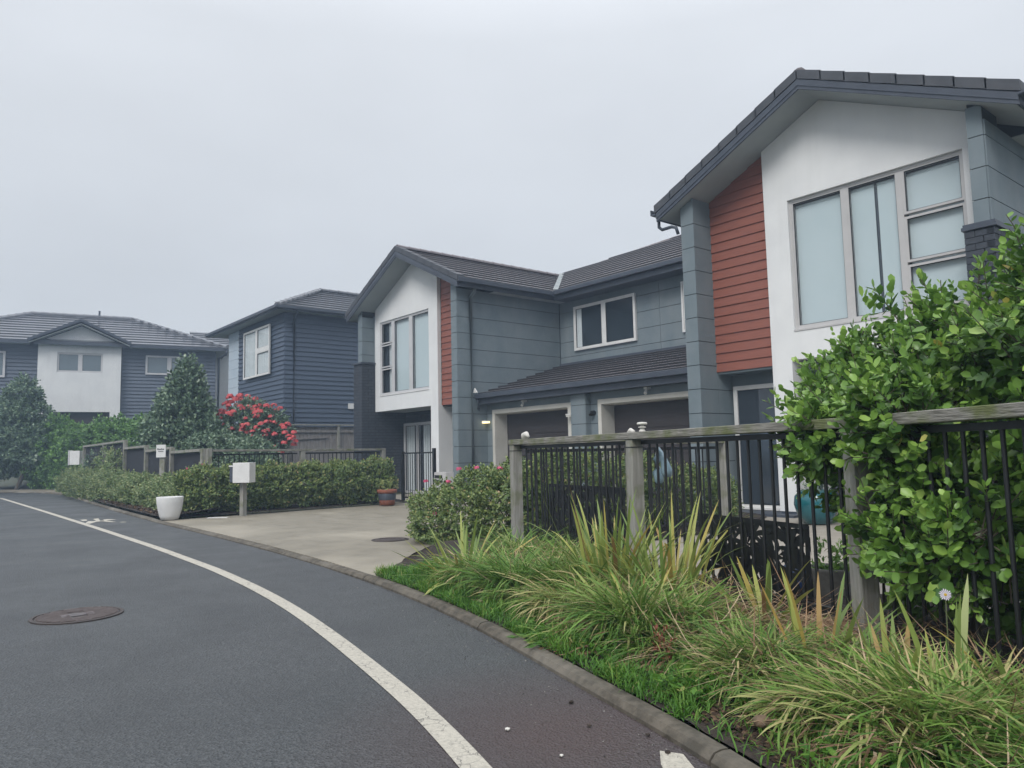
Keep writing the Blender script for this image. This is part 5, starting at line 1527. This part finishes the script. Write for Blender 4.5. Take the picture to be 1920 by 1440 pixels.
for k in single:
    x_ = norm(X[k]); y_ = norm(np.cross(Z[k], x_)); z_ = np.cross(x_, y_)
    o = bpy.data.objects.new('leaf', leaf_me); COL.objects.link(o); o.parent = bhT
    s0, s1, s2 = S3[k]
    o.matrix_basis = Matrix(((x_[0] * s0, y_[0] * s1, z_[0] * s2, p[k][0] - ORG[bhT.name][0]), (x_[1] * s0, y_[1] * s1, z_[1] * s2, p[k][1] - ORG[bhT.name][1]), (x_[2] * s0, y_[2] * s1, z_[2] * s2, p[k][2] - ORG[bhT.name][2]), (0, 0, 0, 1)))
mb = MB()
for k in range(0, len(Pb), 2):
    q = Pb[k]; e_ = q + Db[k] * Lb[k] * 0.75
    mb.tube([tuple(q - Db[k] * 0.15), tuple(e_)], [0.004, 0.002], 4, caps=False)
for k in range(16):
    x = -2.3 + k * 0.2; y = 4.9 - (x + 2.3) * 0.5
    mb.tube([(x, y, 0.0), (x + rng.normal() * .05, y + rng.normal() * .05, 0.6), (x + rng.normal() * .12, y + rng.normal() * .1, 1.3), (x + rng.normal() * .15, y + rng.normal() * .12, 1.9)], [0.022, 0.016, 0.011, 0.004], 6, caps=False)
s_ = mb.build('stems', M['bark'], bhT, recalc=False); s_['kind'] = 'stuff'

# bush with pink flowers and the hedge running back beside the return fence
def flowers(T_, pts, m, r, n_=9, name='flower'):
    for c in pts:
        mb = MB()
        for k in range(n_):
            d = Vector(randdir(1)[0]); d.z = abs(d.z) * 0.6
            q = Vector(c) + d * r * 0.8
            a = d.cross(Vector((0.3, 0.5, 0.8))).normalized() * r * 0.45; b = d.cross(a).normalized() * r * 0.45
            mb.add([tuple(q + a), tuple(q + b), tuple(q - a), tuple(q - b)], [(0, 1, 2, 3)])
        mb.build(name, m, T_, recalc=False)
T_, _ = leafy('flowering_bush', 'rounded bush with a few pink flowers at the corner of the pale drive', 'bush', (-8.0, 5.8, 0.1),
      [(-8.45, 5.75, .34, .5, .48, .44), (-7.8, 5.8, .45, .55, .52, .50), (-7.25, 5.95, .5, .5, .5, .5), (-7.9, 6.4, .42, .6, .6, .48), (-8.2, 5.5, .25, .4, .35, .3)], 5200, 7, 0.042, M['hedgegreen'], slen=.09, wide=1.7)
flowers(T_, [(-8.38, 5.35, .82), (-8.55, 5.40, .50), (-7.72, 5.42, .98), (-7.85, 5.34, .82), (-7.15, 5.62, .98), (-8.1, 5.30, .42), (-7.45, 5.5, .99)], M['fpink'], 0.045)
T_, _ = leafy('side_hedge', 'green and reddish hedge seen through the bars in front of the garages', 'hedge', (-7.0, 7.6, 0.1),
      [(-7.0, 6.4, .62, .5, .5, .52), (-7.0, 7.0, .62, .45, .6, .5), (-6.95, 7.8, .58, .42, .6, .46), (-6.9, 8.6, .5, .4, .6, .42), (-6.85, 9.3, .45, .38, .5, .38)], 5200, 7, 0.042, M['hedgegreen'], slen=.09, wide=1.7)
# long hedge by the drive
T_, _ = leafy('long_hedge', 'long clipped hedge of small green leaves behind the letterbox', 'hedge', (-16.2, 7.2, 0.1),
      [(-16.15, 4.85, .55, .45, .5, .50), (-16.1, 5.6, .58, .42, .55, .48), (-16.15, 6.4, .60, .42, .6, .45), (-16.1, 7.2, .62, .42, .6, .45), (-16.1, 8.0, .62, .42, .6, .48), (-16.05, 8.8, .64, .45, .5, .50)], 8500, 7, 0.052, M['hedgegreen'], slen=.11, wide=1.8)
flowers(T_, [(-16.1, 4.75, 1.04), (-16.2, 4.9, 1.08), (-16.25, 4.6, 1.0)], M['fpink'], 0.04)
# row of low shrubs along the kerb
wd = ['first', 'second', 'third', 'fourth', 'fifth', 'sixth', 'seventh', 'eighth']
xs = [-17.3, -18.9, -20.7, -22.6, -24.6, -26.7, -28.8, -30.9]
for i, x in enumerate(xs):
    y = 4.72 + 0.05 * (i % 2) + 0.012 * i
    lab = ('low pale green shrub right behind the white planter' if i == 0 else 'low pale green shrub at the far end of the row, before the far driveway' if i == 7 else
           '%s low pale green shrub along the kerb counted from the white planter' % wd[i])
    h = 0.40 + 0.015 * i
    leafy('low_shrub', lab, 'shrub', (x, y, 0.15), [(x - .4, y, .32 + .02 * i, .55, .42, h * .85), (x + .42, y + .05, .34 + .02 * i, .6, .45, h)], 1000, 8, 0.062, M['hebe'], group='low shrubs along the kerb', wide=1.7, slen=.16, up=.8, noise_=.25)
# shrubs against the stepped fence
leafy('dark_leaved_shrub', 'thin dark bronze shrub against the far mesh panel', 'shrub', (-28.9, 5.05, .3), [(-28.9, 5.05, .95, .22, .2, .35), (-28.85, 5.05, 1.25, .12, .12, .3)], 90, 6, .10, M['fardark'], group='shrubs at the stepped fence', slen=.2, up=1.0)
leafy('speckled_shrub', 'broad speckled green and yellow shrub against the middle mesh panels', 'shrub', (-25.9, 5.1, .3), [(-26.3, 5.05, 1.05, .45, .25, .5), (-25.4, 5.05, .95, .4, .25, .5)], 260, 7, .10, M['hebe'], group='shrubs at the stepped fence', slen=.2, up=.6)
# far hedge
fh = []
for k in range(9):
    t = k / 8
    fh.append((-38.6 + 7.6 * t, 4.9 + 3.3 * t, 1.45 + .10 * math.sin(k * 2), .9, .8, 1.42 + .12 * math.sin(k * 1.7)))
leafy('tall_hedge', 'tall wide green hedge in front of the farthest house', 'hedge', (-35, 6.6, .2), fh, 12000, 6, .125, M['fargreen'], slen=.22, wide=1.9)
# conical tree
cone = [(-25.2, 7.1, 0.95, 1.3, 1.2, .85), (-25.25, 7.1, 1.75, 1.0, .95, .85), (-25.9, 6.5, 2.1, .4, .4, .5), (-25.2, 7.1, 2.6, .68, .65, .75), (-25.2, 7.1, 3.3, .42, .4, .65), (-25.2, 7.1, 3.75, .22, .22, .5), (-25.75, 6.7, 2.9, .25, .25, .35), (-25.9, 6.6, 1.2, .6, .6, .7), (-24.4, 7.6, 1.3, .6, .6, .8), (-24.55, 7.3, 1.9, .5, .5, .6)]
T_, _ = leafy('conical_tree', 'dark conical evergreen tree behind the stepped fence', 'tree', (-25.2, 7.1, .4), cone, 5600, 7, .15, M['fardark'], slen=.42, up=.8, wide=1.7, stems=False, noise_=.25)
mb = MB(); mb.tube([(-25.2, 7.1, .3), (-25.2, 7.1, 2.2), (-25.2, 7.1, 4.2)], [.08, .05, .01], 8); mb.build('trunk', M['bark'], T_)
# left tree
lt = [(-39.2, 3.95, 2.0, 1.2, 1.0, 1.2), (-38.8, 4.2, 3.0, 1.0, .9, 1.2), (-38.9, 4.1, 4.0, .65, .6, .9), (-40.2, 3.0, 1.8, 1.1, 1.0, 1.2), (-37.9, 4.6, 1.9, .7, .7, .9), (-40.4, 3.0, 3.2, .9, .8, 1.1)]
T_, _ = leafy('leafy_tree', 'olive-leaved tree with a leaning pale trunk at the far left kerb', 'tree', (-38.4, 4.2, .1), lt, 5000, 7, .14, M['fardark'], slen=.3, up=.4, wide=1.6, stems=False, hue=(0.15, 0.95))
mb = MB(); mb.tube([(-38.7, 3.95, .05), (-38.4, 4.15, .8), (-38.0, 4.3, 1.7), (-38.3, 4.2, 2.8)], [.09, .075, .05, .02], 8); mb.tube([(-38.45, 4.1, .6), (-38.9, 4.1, 1.5), (-39.3, 4.0, 2.4)], [.05, .04, .02], 8); mb.build('trunk', M['bark'], T_)
# low dark shrubs behind the drive fence
leafy('glossy_shrub', 'dark glossy shrub mass below the red flowers, behind the drive fence', 'shrub', (-22.5, 8.0, .3), [(-23.4, 7.3, 1.1, .9, .8, .85), (-22.4, 8.1, 1.0, .9, .8, .8), (-21.8, 7.9, .8, .7, .7, .6), (-24.2, 8.6, 1.1, .8, .8, .8)], 4500, 7, .10, M['fardark'], slen=.2, hue=(0.1, 1), wide=1.8)
# red-flowered tree
T_, _ = leafy('red_flowered_tree', 'small tree covered in crimson brush flowers before the dark boarded house', 'tree', (-24.3, 9.3, .5), [(-24.9, 9.0, 2.35, .85, .7, .7), (-24.3, 9.4, 2.0, .7, .7, .7), (-24.9, 9.0, 1.6, .7, .6, .7)], 1500, 7, .11, M['fardark'], slen=.22, wide=1.6)
pp, nn_ = blob_points([(-25.1, 8.8, 2.5, .85, .7, .75), (-24.5, 9.3, 2.15, .85, .7, .75), (-23.9, 9.8, 1.75, .75, .6, .55)], 230, (0.92, 1.08), .12, 1.35)
flowers(T_, [tuple(q) for q in pp if q[1] < 9.9], M['fred'], .12, 18)

# ------------------------------------------------------------------ grasses of the verge
def blade_arrays(P_, az, L, lean, curv, W, nseg=4, twist=None, kink=None):
    n_ = len(P_)
    hd = np.stack([np.cos(az), np.sin(az), np.zeros(n_)], 1)
    sd_ = np.stack([-np.sin(az), np.cos(az), np.zeros(n_)], 1)
    up_ = np.array([0, 0, 1.0])
    pos = P_.copy()
    th_ = lean.copy()
    rows = []
    for j in range(nseg + 1):
        s_ = j / nseg
        w = W * (np.sin(np.pi * min(0.18 + 0.82 * s_, 1.0)) ** 0.6) if j < nseg else W * 0
        sdj = sd_ if twist is None else norm(sd_ + up_ * (twist * s_)[:, None])
        if j < nseg:
            rows.append(pos - sdj * (w / 2)[:, None]); rows.append(pos + sdj * (w / 2)[:, None])
        else: rows.append(pos)
        th_ = lean + curv * (s_ + 0.5 / nseg)
        if kink is not None: th_ = th_ + kink * (s_ > 0.45)
        pos = pos + (hd * np.sin(th_)[:, None] + up_ * np.cos(th_)[:, None]) * (L / nseg)[:, None]
    V = np.stack(rows, 1)
    k = V.shape[1]
    T = []
    for j in range(nseg - 1):
        a = 2 * j
        T += [(a, a + 1, a + 3), (a, a + 3, a + 2)]
    a = 2 * (nseg - 1); T.append((a, a + 1, a + 2))
    T = np.array(T)[None] + (np.arange(n_) * k)[:, None, None]
    return V.reshape(-1, 3), T.reshape(-1, 3), k

def gz(x, y): return 0.050 + 0.10 * np.clip((y - kerb_y(x) - 0.15) / 1.3, 0, 1)

def tuft(cx, cy, rad, n_, L, W, m_idx_mix, label, lean=(0.15, 0.9), curv=(0.6, 1.9), dead=0.25, name='grass_tuft', lift=0.0):
    """one mound of arching blades: green ones above, dead ones low and outside."""
    T_ = empty(name, (cx, cy, float(gz(cx, cy))), label, 'grass', 'grass tufts of the verge')
    hb = rng.uniform(-.12, .16)
    for kind_, cnt, mm_ in (('green_blades', int(n_ * (1 - dead) * 1.5), M[m_idx_mix]), ('dead_blades', int(n_ * dead * 1.7), M['straw'])):
        if cnt < 3: continue
        nc = 9
        ca = rng.random(nc) * 2 * np.pi; cr_ = rad * np.sqrt(rng.random(nc)) * 0.8
        ci = rng.integers(0, nc, cnt)
        ox = cr_[ci] * np.cos(ca[ci]) + rng.normal(size=cnt) * rad * .13; oy = cr_[ci] * np.sin(ca[ci]) * .8 + rng.normal(size=cnt) * rad * .13
        rr_ = np.minimum(np.hypot(ox, oy), rad); ta = np.arctan2(oy, ox)
        x = cx + ox; y = np.maximum(cy + oy, kerb_y(cx + ox) + 0.16)
        P_ = np.stack([x, y, gz(x, y) - 0.01 + lift * (1 - rr_ / rad)], 1)
        cb = rng.normal(size=nc) * .13
        az = ta + rng.normal(size=cnt) * 1.15 + (rng.normal(size=nc) * .8)[ci]
        out = rr_ / rad
        ll = 0.95 * L * (0.45 + 0.65 * rng.random(cnt)) * (0.8 if kind_ == 'dead_blades' else 1)
        le = lean[0] + (lean[1] - lean[0]) * (0.35 * rng.random(cnt) + 0.65 * out) + (0.35 if kind_ == 'dead_blades' else 0)
        cu = curv[0] + (curv[1] - curv[0]) * rng.random(cnt)
        V, T, k = blade_arrays(P_, az, ll, le, cu, 1.3 * W * (0.6 + 0.8 * rng.random(cnt)), 6, rng.normal(size=cnt) * 0.6, np.where(rng.random(cnt) < (.5 if kind_ == 'dead_blades' else .26), rng.uniform(.5, 1.6, cnt), 0))
        V[:, 2] = np.maximum(V[:, 2], gz(V[:, 0], V[:, 1]) + 0.004 + 0.02 * rng.random(len(V)))
        t = np.repeat(np.clip(rng.random(cnt) * 0.75 + 0.10 * rng.normal(size=cnt) + hb + cb[ci], 0, 1), k)
        o = link(kind_, fast_mesh(kind_, V, T, t, mm_), T_); o['kind'] = 'stuff'
    return T_

tuft(-5.10, 3.92, .34, 900, .50, .0075, 'grass', 'arching green grass tuft at the drive end of the verge', dead=.22)
tuft(-4.55, 3.92, .38, 1400, .56, .007, 'grass', 'light green grass mound left of centre with fresh arching tips', dead=.18)
tuft(-4.00, 3.88, .36, 1300, .52, .007, 'grass', 'tall grass mound between the drive-end tufts and the big straw-skirted mound', dead=.25)
tuft(-3.50, 3.62, .42, 1800, .56, .007, 'grass', 'left half of the biggest grass mound, brown straw round its foot', dead=.36)
tuft(-2.98, 3.48, .40, 1800, .52, .007, 'grass', 'right half of the biggest grass mound, below the middle fence post', dead=.42)
tuft(-2.55, 3.68, .26, 500, .30, .006, 'grass', 'shorter grass tuft in front of the leaf-cutout screen', dead=.45)
tuft(-2.12, 3.22, .33, 1700, .40, .006, 'grass', 'low dense green mound with straw on its kerb side, left of the nearest post', dead=.30, lean=(.3, 1.1))
tuft(-1.66, 3.32, .28, 900, .34, .006, 'grass', 'untidy tuft of green and straw at the foot of the nearest post', dead=.45)
tuft(-1.22, 2.86, .33, 1700, .46, .0075, 'grass', 'large coarse green tuft near the kerb, in front of the daisy', dead=.20)
tuft(-0.80, 2.95, .34, 1400, .46, .0075, 'grass', 'coarse green tuft at the edge of view below the fence', dead=.22)
tuft(-1.18, 3.42, .26, 700, .30, .005, 'straw', 'heap of dead straw-coloured grass beside the daisy', dead=.5, lean=(.6, 1.3))
tuft(-2.32, 3.95, .30, 700, .24, .005, 'straw', 'pale dead grass heap at the foot of the bars left of the nearest post', dead=.6, lean=(.6, 1.3))
tuft(-0.62, 2.58, .32, 1200, .42, .0075, 'grass', 'green tuft hanging over the kerb nearest the camera', dead=.15)
tuft(-5.6, 4.62, .42, 1100, .50, .007, 'grass', 'pale seeding grass behind the drive-end tufts below the corner post', dead=.35)
tuft(-4.9, 4.62, .40, 1000, .46, .007, 'grass', 'grass tuft under the bars between the corner post and the middle post', dead=.35)

tuft(-4.28, 3.62, .30, 900, .36, .007, 'grass', 'low shaggy grass on the kerb side between the two left mounds', dead=.45, lean=(.4, 1.2))
tuft(-3.20, 3.20, .32, 1100, .34, .007, 'grass', 'flattened brown and green grass at the foot of the biggest mound', dead=.60, lean=(.6, 1.35))
tuft(-2.62, 3.20, .28, 900, .34, .007, 'grass', 'shaggy low grass beside the red-leaved weed', dead=.50, lean=(.4, 1.2))
tuft(-1.62, 2.98, .28, 1000, .36, .007, 'grass', 'shaggy low grass behind the two brown stones', dead=.45, lean=(.3, 1.2))
# broad-bladed flax plants, every blade its own part
def flax_template(curv, nseg=7):
    V, T, k = blade_arrays(np.zeros((1, 3)), np.zeros(1), np.ones(1), np.zeros(1), np.array([curv]), np.array([0.05]), nseg)
    V = V.copy()
    # fold along the midrib is implied by a slight twist
    me = fast_mesh('blade', V, T, None, M['flax'], smooth=True)
    return me
FX = [flax_template(c) for c in (0.05, 0.2, 0.45, 0.8, 1.25)]
def flax(cx, cy, n_, L, label, lean=(0.05, 0.75), azr=None, rad=.12, w=1.0, z=None):
    z = float(gz(cx, cy)) if z is None else z
    T_ = empty('flax_plant', (cx, cy, z), label, 'flax', 'flax plants of the verge')
    for k in range(n_):
        az = rng.uniform(0, 2 * math.pi) if azr is None else rng.uniform(*azr)
        le = rng.uniform(*lean)
        o = bpy.data.objects.new('blade', FX[int(rng.integers(0, 5))]); COL.objects.link(o); o.parent = T_
        ll = L * rng.uniform(.6, 1.12)
        wd_ = ll * 0 + rng.uniform(.36, .60) * w
        r_ = rad * math.sqrt(rng.random())
        o.matrix_basis = Matrix.Translation((r_ * math.cos(az), r_ * math.sin(az), -0.02)) @ Matrix.Rotation(az, 4, 'Z') @ Matrix.Rotation(le, 4, 'Y') @ Matrix.Rotation(rng.uniform(-.5, .5), 4, 'Z') @ Matrix.Diagonal((ll, wd_, ll, 1))
    return T_
flax(-5.45, 3.85, 55, .62, 'yellow-green flax fan spilling onto the pale drive', lean=(.25, 1.2), rad=.15)
flax(-6.0, 4.3, 16, .55, 'small yellowish flax beside the flowering bush', lean=(.2, 1.0))
flax(-3.90, 4.08, 80, .76, 'tall upright flax left of the middle post, tips above the screen', lean=(.02, .5), rad=.22)
flax(-3.35, 4.05, 80, .72, 'tall yellow flax at the foot of the middle post', lean=(.02, .6), rad=.2)
flax(-2.55, 3.95, 14, .50, 'low flax with one broad green blade before the leaf-cutout screen', lean=(.3, .9), w=1.3)
flax(-1.92, 3.40, 18, .46, 'brown-edged flax leaning left of the nearest post', lean=(.1, .9), w=1.1)
flax(-1.48, 3.25, 16, .44, 'yellow flax right of the nearest post', lean=(.1, .8))
flax(-1.28, 3.18, 12, .52, 'flax with long yellow blades beside the daisy', lean=(.05, .6), w=1.1)
flax(-0.98, 3.28, 16, .46, 'short stiff yellow flax under the hedge at the right edge', lean=(.05, .7))
flax(-3.1, 3.4, 18, .6, 'few yellow blades rising from the middle of the biggest grass mound', lean=(.3, 1.0))
flax(-6.95, 9.9, 34, .42, 'pale spiky grass plant beside the front door, seen through the bars', lean=(.1, 1.1), w=.5, z=.05)

# bright ground cover between the kerb and the tufts
n_ = 72000
x = rng.uniform(-6.4, 0.3, n_); k_ = kerb_y(x)
wdt = np.interp(x, [-6.4, -5.5, -4, -2.8, -2.0, -1.4, 0.3], [0.55, 0.75, 0.8, 1.0, 1.0, 0.9, 0.9])
y = k_ + 0.095 + wdt * rng.random(n_) ** 0.9
ln = np.sin(x * 5.1) * np.cos(y * 6.3) + 0.7 * np.sin(x * 13.7 + y * 9) + rng.normal(size=n_) * .5
bare = (x > -2.05) & (x < -1.35) & (y - k_ < 0.42)
keep = (ln > -0.95) & ~(bare & (rng.random(n_) < .88))
x, y, ln = x[keep], y[keep], ln[keep]; c_n = len(x)
P_ = np.stack([x, y, gz(x, y) - .005], 1)
V, T, k = blade_arrays(P_, rng.random(c_n) * 6.28, (.045 + .05 * rng.random(c_n)) * (1 + .35 * np.clip(ln, -1, 1.5)), rng.random(c_n) * .8, .4 + rng.random(c_n) * 1.3, .0045 + .004 * rng.random(c_n), 3)
t = np.repeat(np.clip(.45 + .18 * ln + .2 * rng.normal(size=c_n), 0, 1), k)
o = link('verge_grass', fast_mesh('verge_grass', V, T, t, M['lushgrass'])); tag(o, 'short bright green grass and weeds along the kerb', 'grass', kind='stuff')
# leafy weeds in it
n_ = 5200
x = rng.uniform(-4.2, 0.0, n_); k_ = kerb_y(x); y = k_ + .2 + .6 * rng.random(n_)
clump = np.sin(x * 7 + 1) * np.cos(y * 8 + x * 3) > .15
bare = (x > -2.05) & (x < -1.45) & (y - k_ < 0.38)
x, y = x[clump & ~bare], y[clump & ~bare]; c_n = len(x)
P_ = np.stack([x, y, gz(x, y) + .02 + .05 * rng.random(c_n)], 1)
Xd = randdir(c_n); Xd[:, 2] = np.abs(Xd[:, 2]) * .5
V, T, tt = scatter(LEAF_V, LEAF_T, P_, Xd, np.tile([0, 0, 1.0], (c_n, 1)) + rng.normal(size=(c_n, 3)) * .35, np.stack([.024 + .02 * rng.random(c_n)] * 3, 1), np.clip(.5 + .25 * rng.normal(size=c_n), 0, 1))
o = link('verge_weeds', fast_mesh('verge_weeds', V, T, tt, M['lushgrass'])); tag(o, 'small leafy weeds among the bright verge grass', 'weeds', kind='stuff')
# dead stalks lying in the verge and mulch chips
n_ = 3600
x = rng.uniform(-5.5, 0.2, n_); y = kerb_y(x) + .45 + 1.1 * rng.random(n_)
P_ = np.stack([x, y, gz(x, y) + .01 + .10 * rng.random(n_)], 1)
V, T, k = blade_arrays(P_, rng.random(n_) * 6.28, .15 + .35 * rng.random(n_), 1.1 + rng.random(n_) * .55, rng.normal(size=n_) * .3, .0035 + .004 * rng.random(n_), 3)
o = link('fallen_stalks', fast_mesh('fallen_stalks', V, T, np.repeat(rng.random(n_), k), M['straw'])); tag(o, 'dead brown stalks lying among the tufts', 'dead grass', kind='stuff')

def chips(name, label, fn, n_, size, mats_, cat='mulch'):
    P_ = fn(n_); c_n = len(P_)
    t = rng.random(c_n)
    V, T, tt = scatter(np.array([(-.5, -.3, 0), (.5, -.35, 0), (.55, .3, .05), (-.45, .35, .02), (0, 0, .3)], float), np.array([(0, 1, 4), (1, 2, 4), (2, 3, 4), (3, 0, 4)]), P_, randdir(c_n) * [1, 1, .3], np.tile([0, 0, 1.0], (c_n, 1)) + rng.normal(size=(c_n, 3)) * .4, np.stack([size * (.5 + rng.random(c_n))] * 3, 1), t)
    o = link(name, fast_mesh(name, V, T, tt, mats_)); tag(o, label, cat, kind='stuff')
M['chip'] = leafmat('bark_chip', [(0, (0.02, 0.014, 0.010)), (0.6, (0.055, 0.036, 0.024)), (1, (0.14, 0.09, 0.055))], rough=.85, trans=0, spec=.2)
M['grit'] = leafmat('grit', [(0, (0.03, 0.03, 0.03)), (0.7, (0.10, 0.10, 0.095)), (1, (0.35, 0.33, 0.30))], rough=.8, trans=0, spec=.3)
def f1(n_):
    x = rng.uniform(-2.4, -0.8, n_); y = kerb_y(x) + .17 + .4 * rng.random(n_); return np.stack([x, y, gz(x, y) + .002], 1)
chips('bark_chips', 'dark bark chips in the bare patch by the kerb', f1, 2200, .022, M['chip'])
def f2(n_):
    x = rng.uniform(-32, -15.6, n_); y = kerb_y(x) + .2 + 1.0 * rng.random(n_) ** 1.3; return np.stack([x, y, .105 + .05 * (y - kerb_y(x)) + .5 * rise(x, y + .8)], 1)
chips('far_bark_chips', 'dark bark mulch under the row of low shrubs', f2, 5000, .06, M['chip'])
def f3(n_):
    x = rng.uniform(-6.2, -0.6, n_); y = kerb_y(x) - .02 - .40 * rng.random(n_) ** 2.0; return np.stack([x, y, np.full(n_, .003)], 1)
chips('kerb_grit', 'loose grit in the channel along the kerb', f3, 420, .006, M['grit'], 'grit')

# single leaves, stones, twigs
def lump(name, loc, r, m, label, cat, group=None, fl=.6, sub=2):
    bm = bmesh.new(); bmesh.ops.create_icosphere(bm, subdivisions=sub, radius=r)
    for v in bm.verts:
        v.co *= 1 + .25 * math.sin(v.co.x * 31 / r * .05 + loc[0] * 9) * math.cos(v.co.y * 27 / r * .05) + rng.normal() * .05
        v.co.z *= fl
    me = bpy.data.meshes.new(name); bm.to_mesh(me); bm.free(); me.materials.append(m)
    o = link(name, me); o.location = loc; tag(o, label, cat, group); return o
lump('stone', (-1.72, 2.62, .105), .038, M['stone'], 'brown stone in the bare soil by the kerb', 'stone', 'stones of the verge')
lump('stone', (-1.60, 2.60, .10), .022, M['stone'], 'smaller brown stone just right of the larger one in the bare soil', 'stone', 'stones of the verge')
for i, (x, y) in enumerate([(-2.35, 2.30), (-2.62, 2.45), (-2.12, 2.40), (-2.2, 2.0), (-2.55, 2.02), (-1.95, 2.32)]):
    labs = ['dark crumpled leaf on the path surface near the red-brown patch', 'dark leaf lying against the kerb', 'small dark leaf close to the kerb, towards the arrow tip', 'pale pebble on the red-brown asphalt', 'tiny white pebble between the line and the kerb', 'dark bit of bark beside the painted arrow tip']
    lump('litter_leaf' if i not in (3, 4) else 'pebble', (x, y, .008), .012 if i != 3 else .009, M['soil'] if i not in (3, 4) else M['shell'], labs[i], 'leaf' if i not in (3, 4) else 'pebble', 'litter on the path', .5, 1)
# daisy
DZ = empty('daisy', (-1.34, 3.40, .15), 'single pale lilac daisy on a tall thin stem in front of the dark hedge foot', 'flower')
hx, hy, hz = -1.353, 3.428, 0.525
mb = MB(); mb.tube([(-1.33, 3.37, .14), (-1.345, 3.40, .35), (hx, hy, hz - .01)], [.003, .0028, .0022], 6); mb.build('stem', M['stem'], DZ)
fz = norm(np.array([0.36, -0.92, 0.15])); fx_ = norm(np.cross([0, 0, 1.0], fz)); fy_ = np.cross(fz, fx_)
for k in range(17):
    a = 2 * math.pi * k / 17; r0, r1 = .006, .0225 + .002 * (k % 3)
    d = fx_ * math.cos(a) + fy_ * math.sin(a); e_ = -fx_ * math.sin(a) + fy_ * math.cos(a)
    c = np.array([hx, hy, hz])
    mb = MB(); mb.add([tuple(c + d * r0 - e_ * .001), tuple(c + d * r1 * .8 - e_ * .0024 + fz * .001), tuple(c + d * r1), tuple(c + d * r1 * .8 + e_ * .0024 + fz * .001), tuple(c + d * r0 + e_ * .001)], [(0, 1, 2, 3, 4)])
    mb.build('petal', M['petal'], DZ, recalc=False)
mb = MB(); c = Vector((hx, hy, hz)); mb.tube([tuple(c - Vector(fz) * .003), tuple(c + Vector(fz) * .003)], [.0065, .005], 10); mb.build('disc', M['yolk'], DZ)
# leaves in the pots, red weed
leafy('pot_plant', 'green leaves growing in the grey tub', 'plant', (-2.72, 5.05, .3), [(-2.72, 5.05, .36, .13, .13, .12)], 60, 6, .05, M['griselinia'], slen=.08, stems=False)
leafy('pot_plant', 'small bronze leaves growing in the terracotta pot', 'plant', (-15.35, 8.75, .38), [(-15.35, 8.75, .46, .18, .18, .14)], 50, 6, .05, M['hedgegreen'], slen=.1, stems=False, hue=(.5, 1))
leafy('pot_plant', 'dark sprigs growing in the teal pot', 'plant', (-5.75, 10.35, .5), [(-5.75, 10.35, .54, .2, .2, .1)], 40, 6, .05, M['fardark'], slen=.1, stems=False)
M['redweed'] = leafmat('red_weed_leaf', [(0, (.20, .05, .035)), (1, (.30, .12, .06))], rough=.6, trans=.2)
leafy('red_weed', 'small red-leaved weed in the grass before the biggest mound', 'weed', (-2.55, 3.02, .1), [(-2.55, 3.02, .17, .05, .05, .08)], 14, 5, .035, M['redweed'], slen=.06, stems=False, up=1.2)

# ------------------------------------------------------------------ damp haze, tinted blue to stand in for windscreen glare
hm = bpy.data.materials.new('damp_haze_glare'); hm.use_nodes = True
n, l = hm.node_tree.nodes, hm.node_tree.links
n.remove(n['Principled BSDF'])
pv = n.new('ShaderNodeVolumePrincipled')
pv.inputs['Color'].default_value = (0.58, 0.76, 1.0, 1)
pv.inputs['Density'].default_value = 0.0030
pv.inputs['Anisotropy'].default_value = 0.2
l.new(pv.outputs[0], n['Material Output'].inputs['Volume'])
mb = MB(); mb.box(-425, 425, -425, 425, -1.2, 10.5)
o = mb.build('haze', hm); o['kind'] = 'stuff'
o['label'] = 'thin damp haze along the street, tinted blue to add windscreen glare'
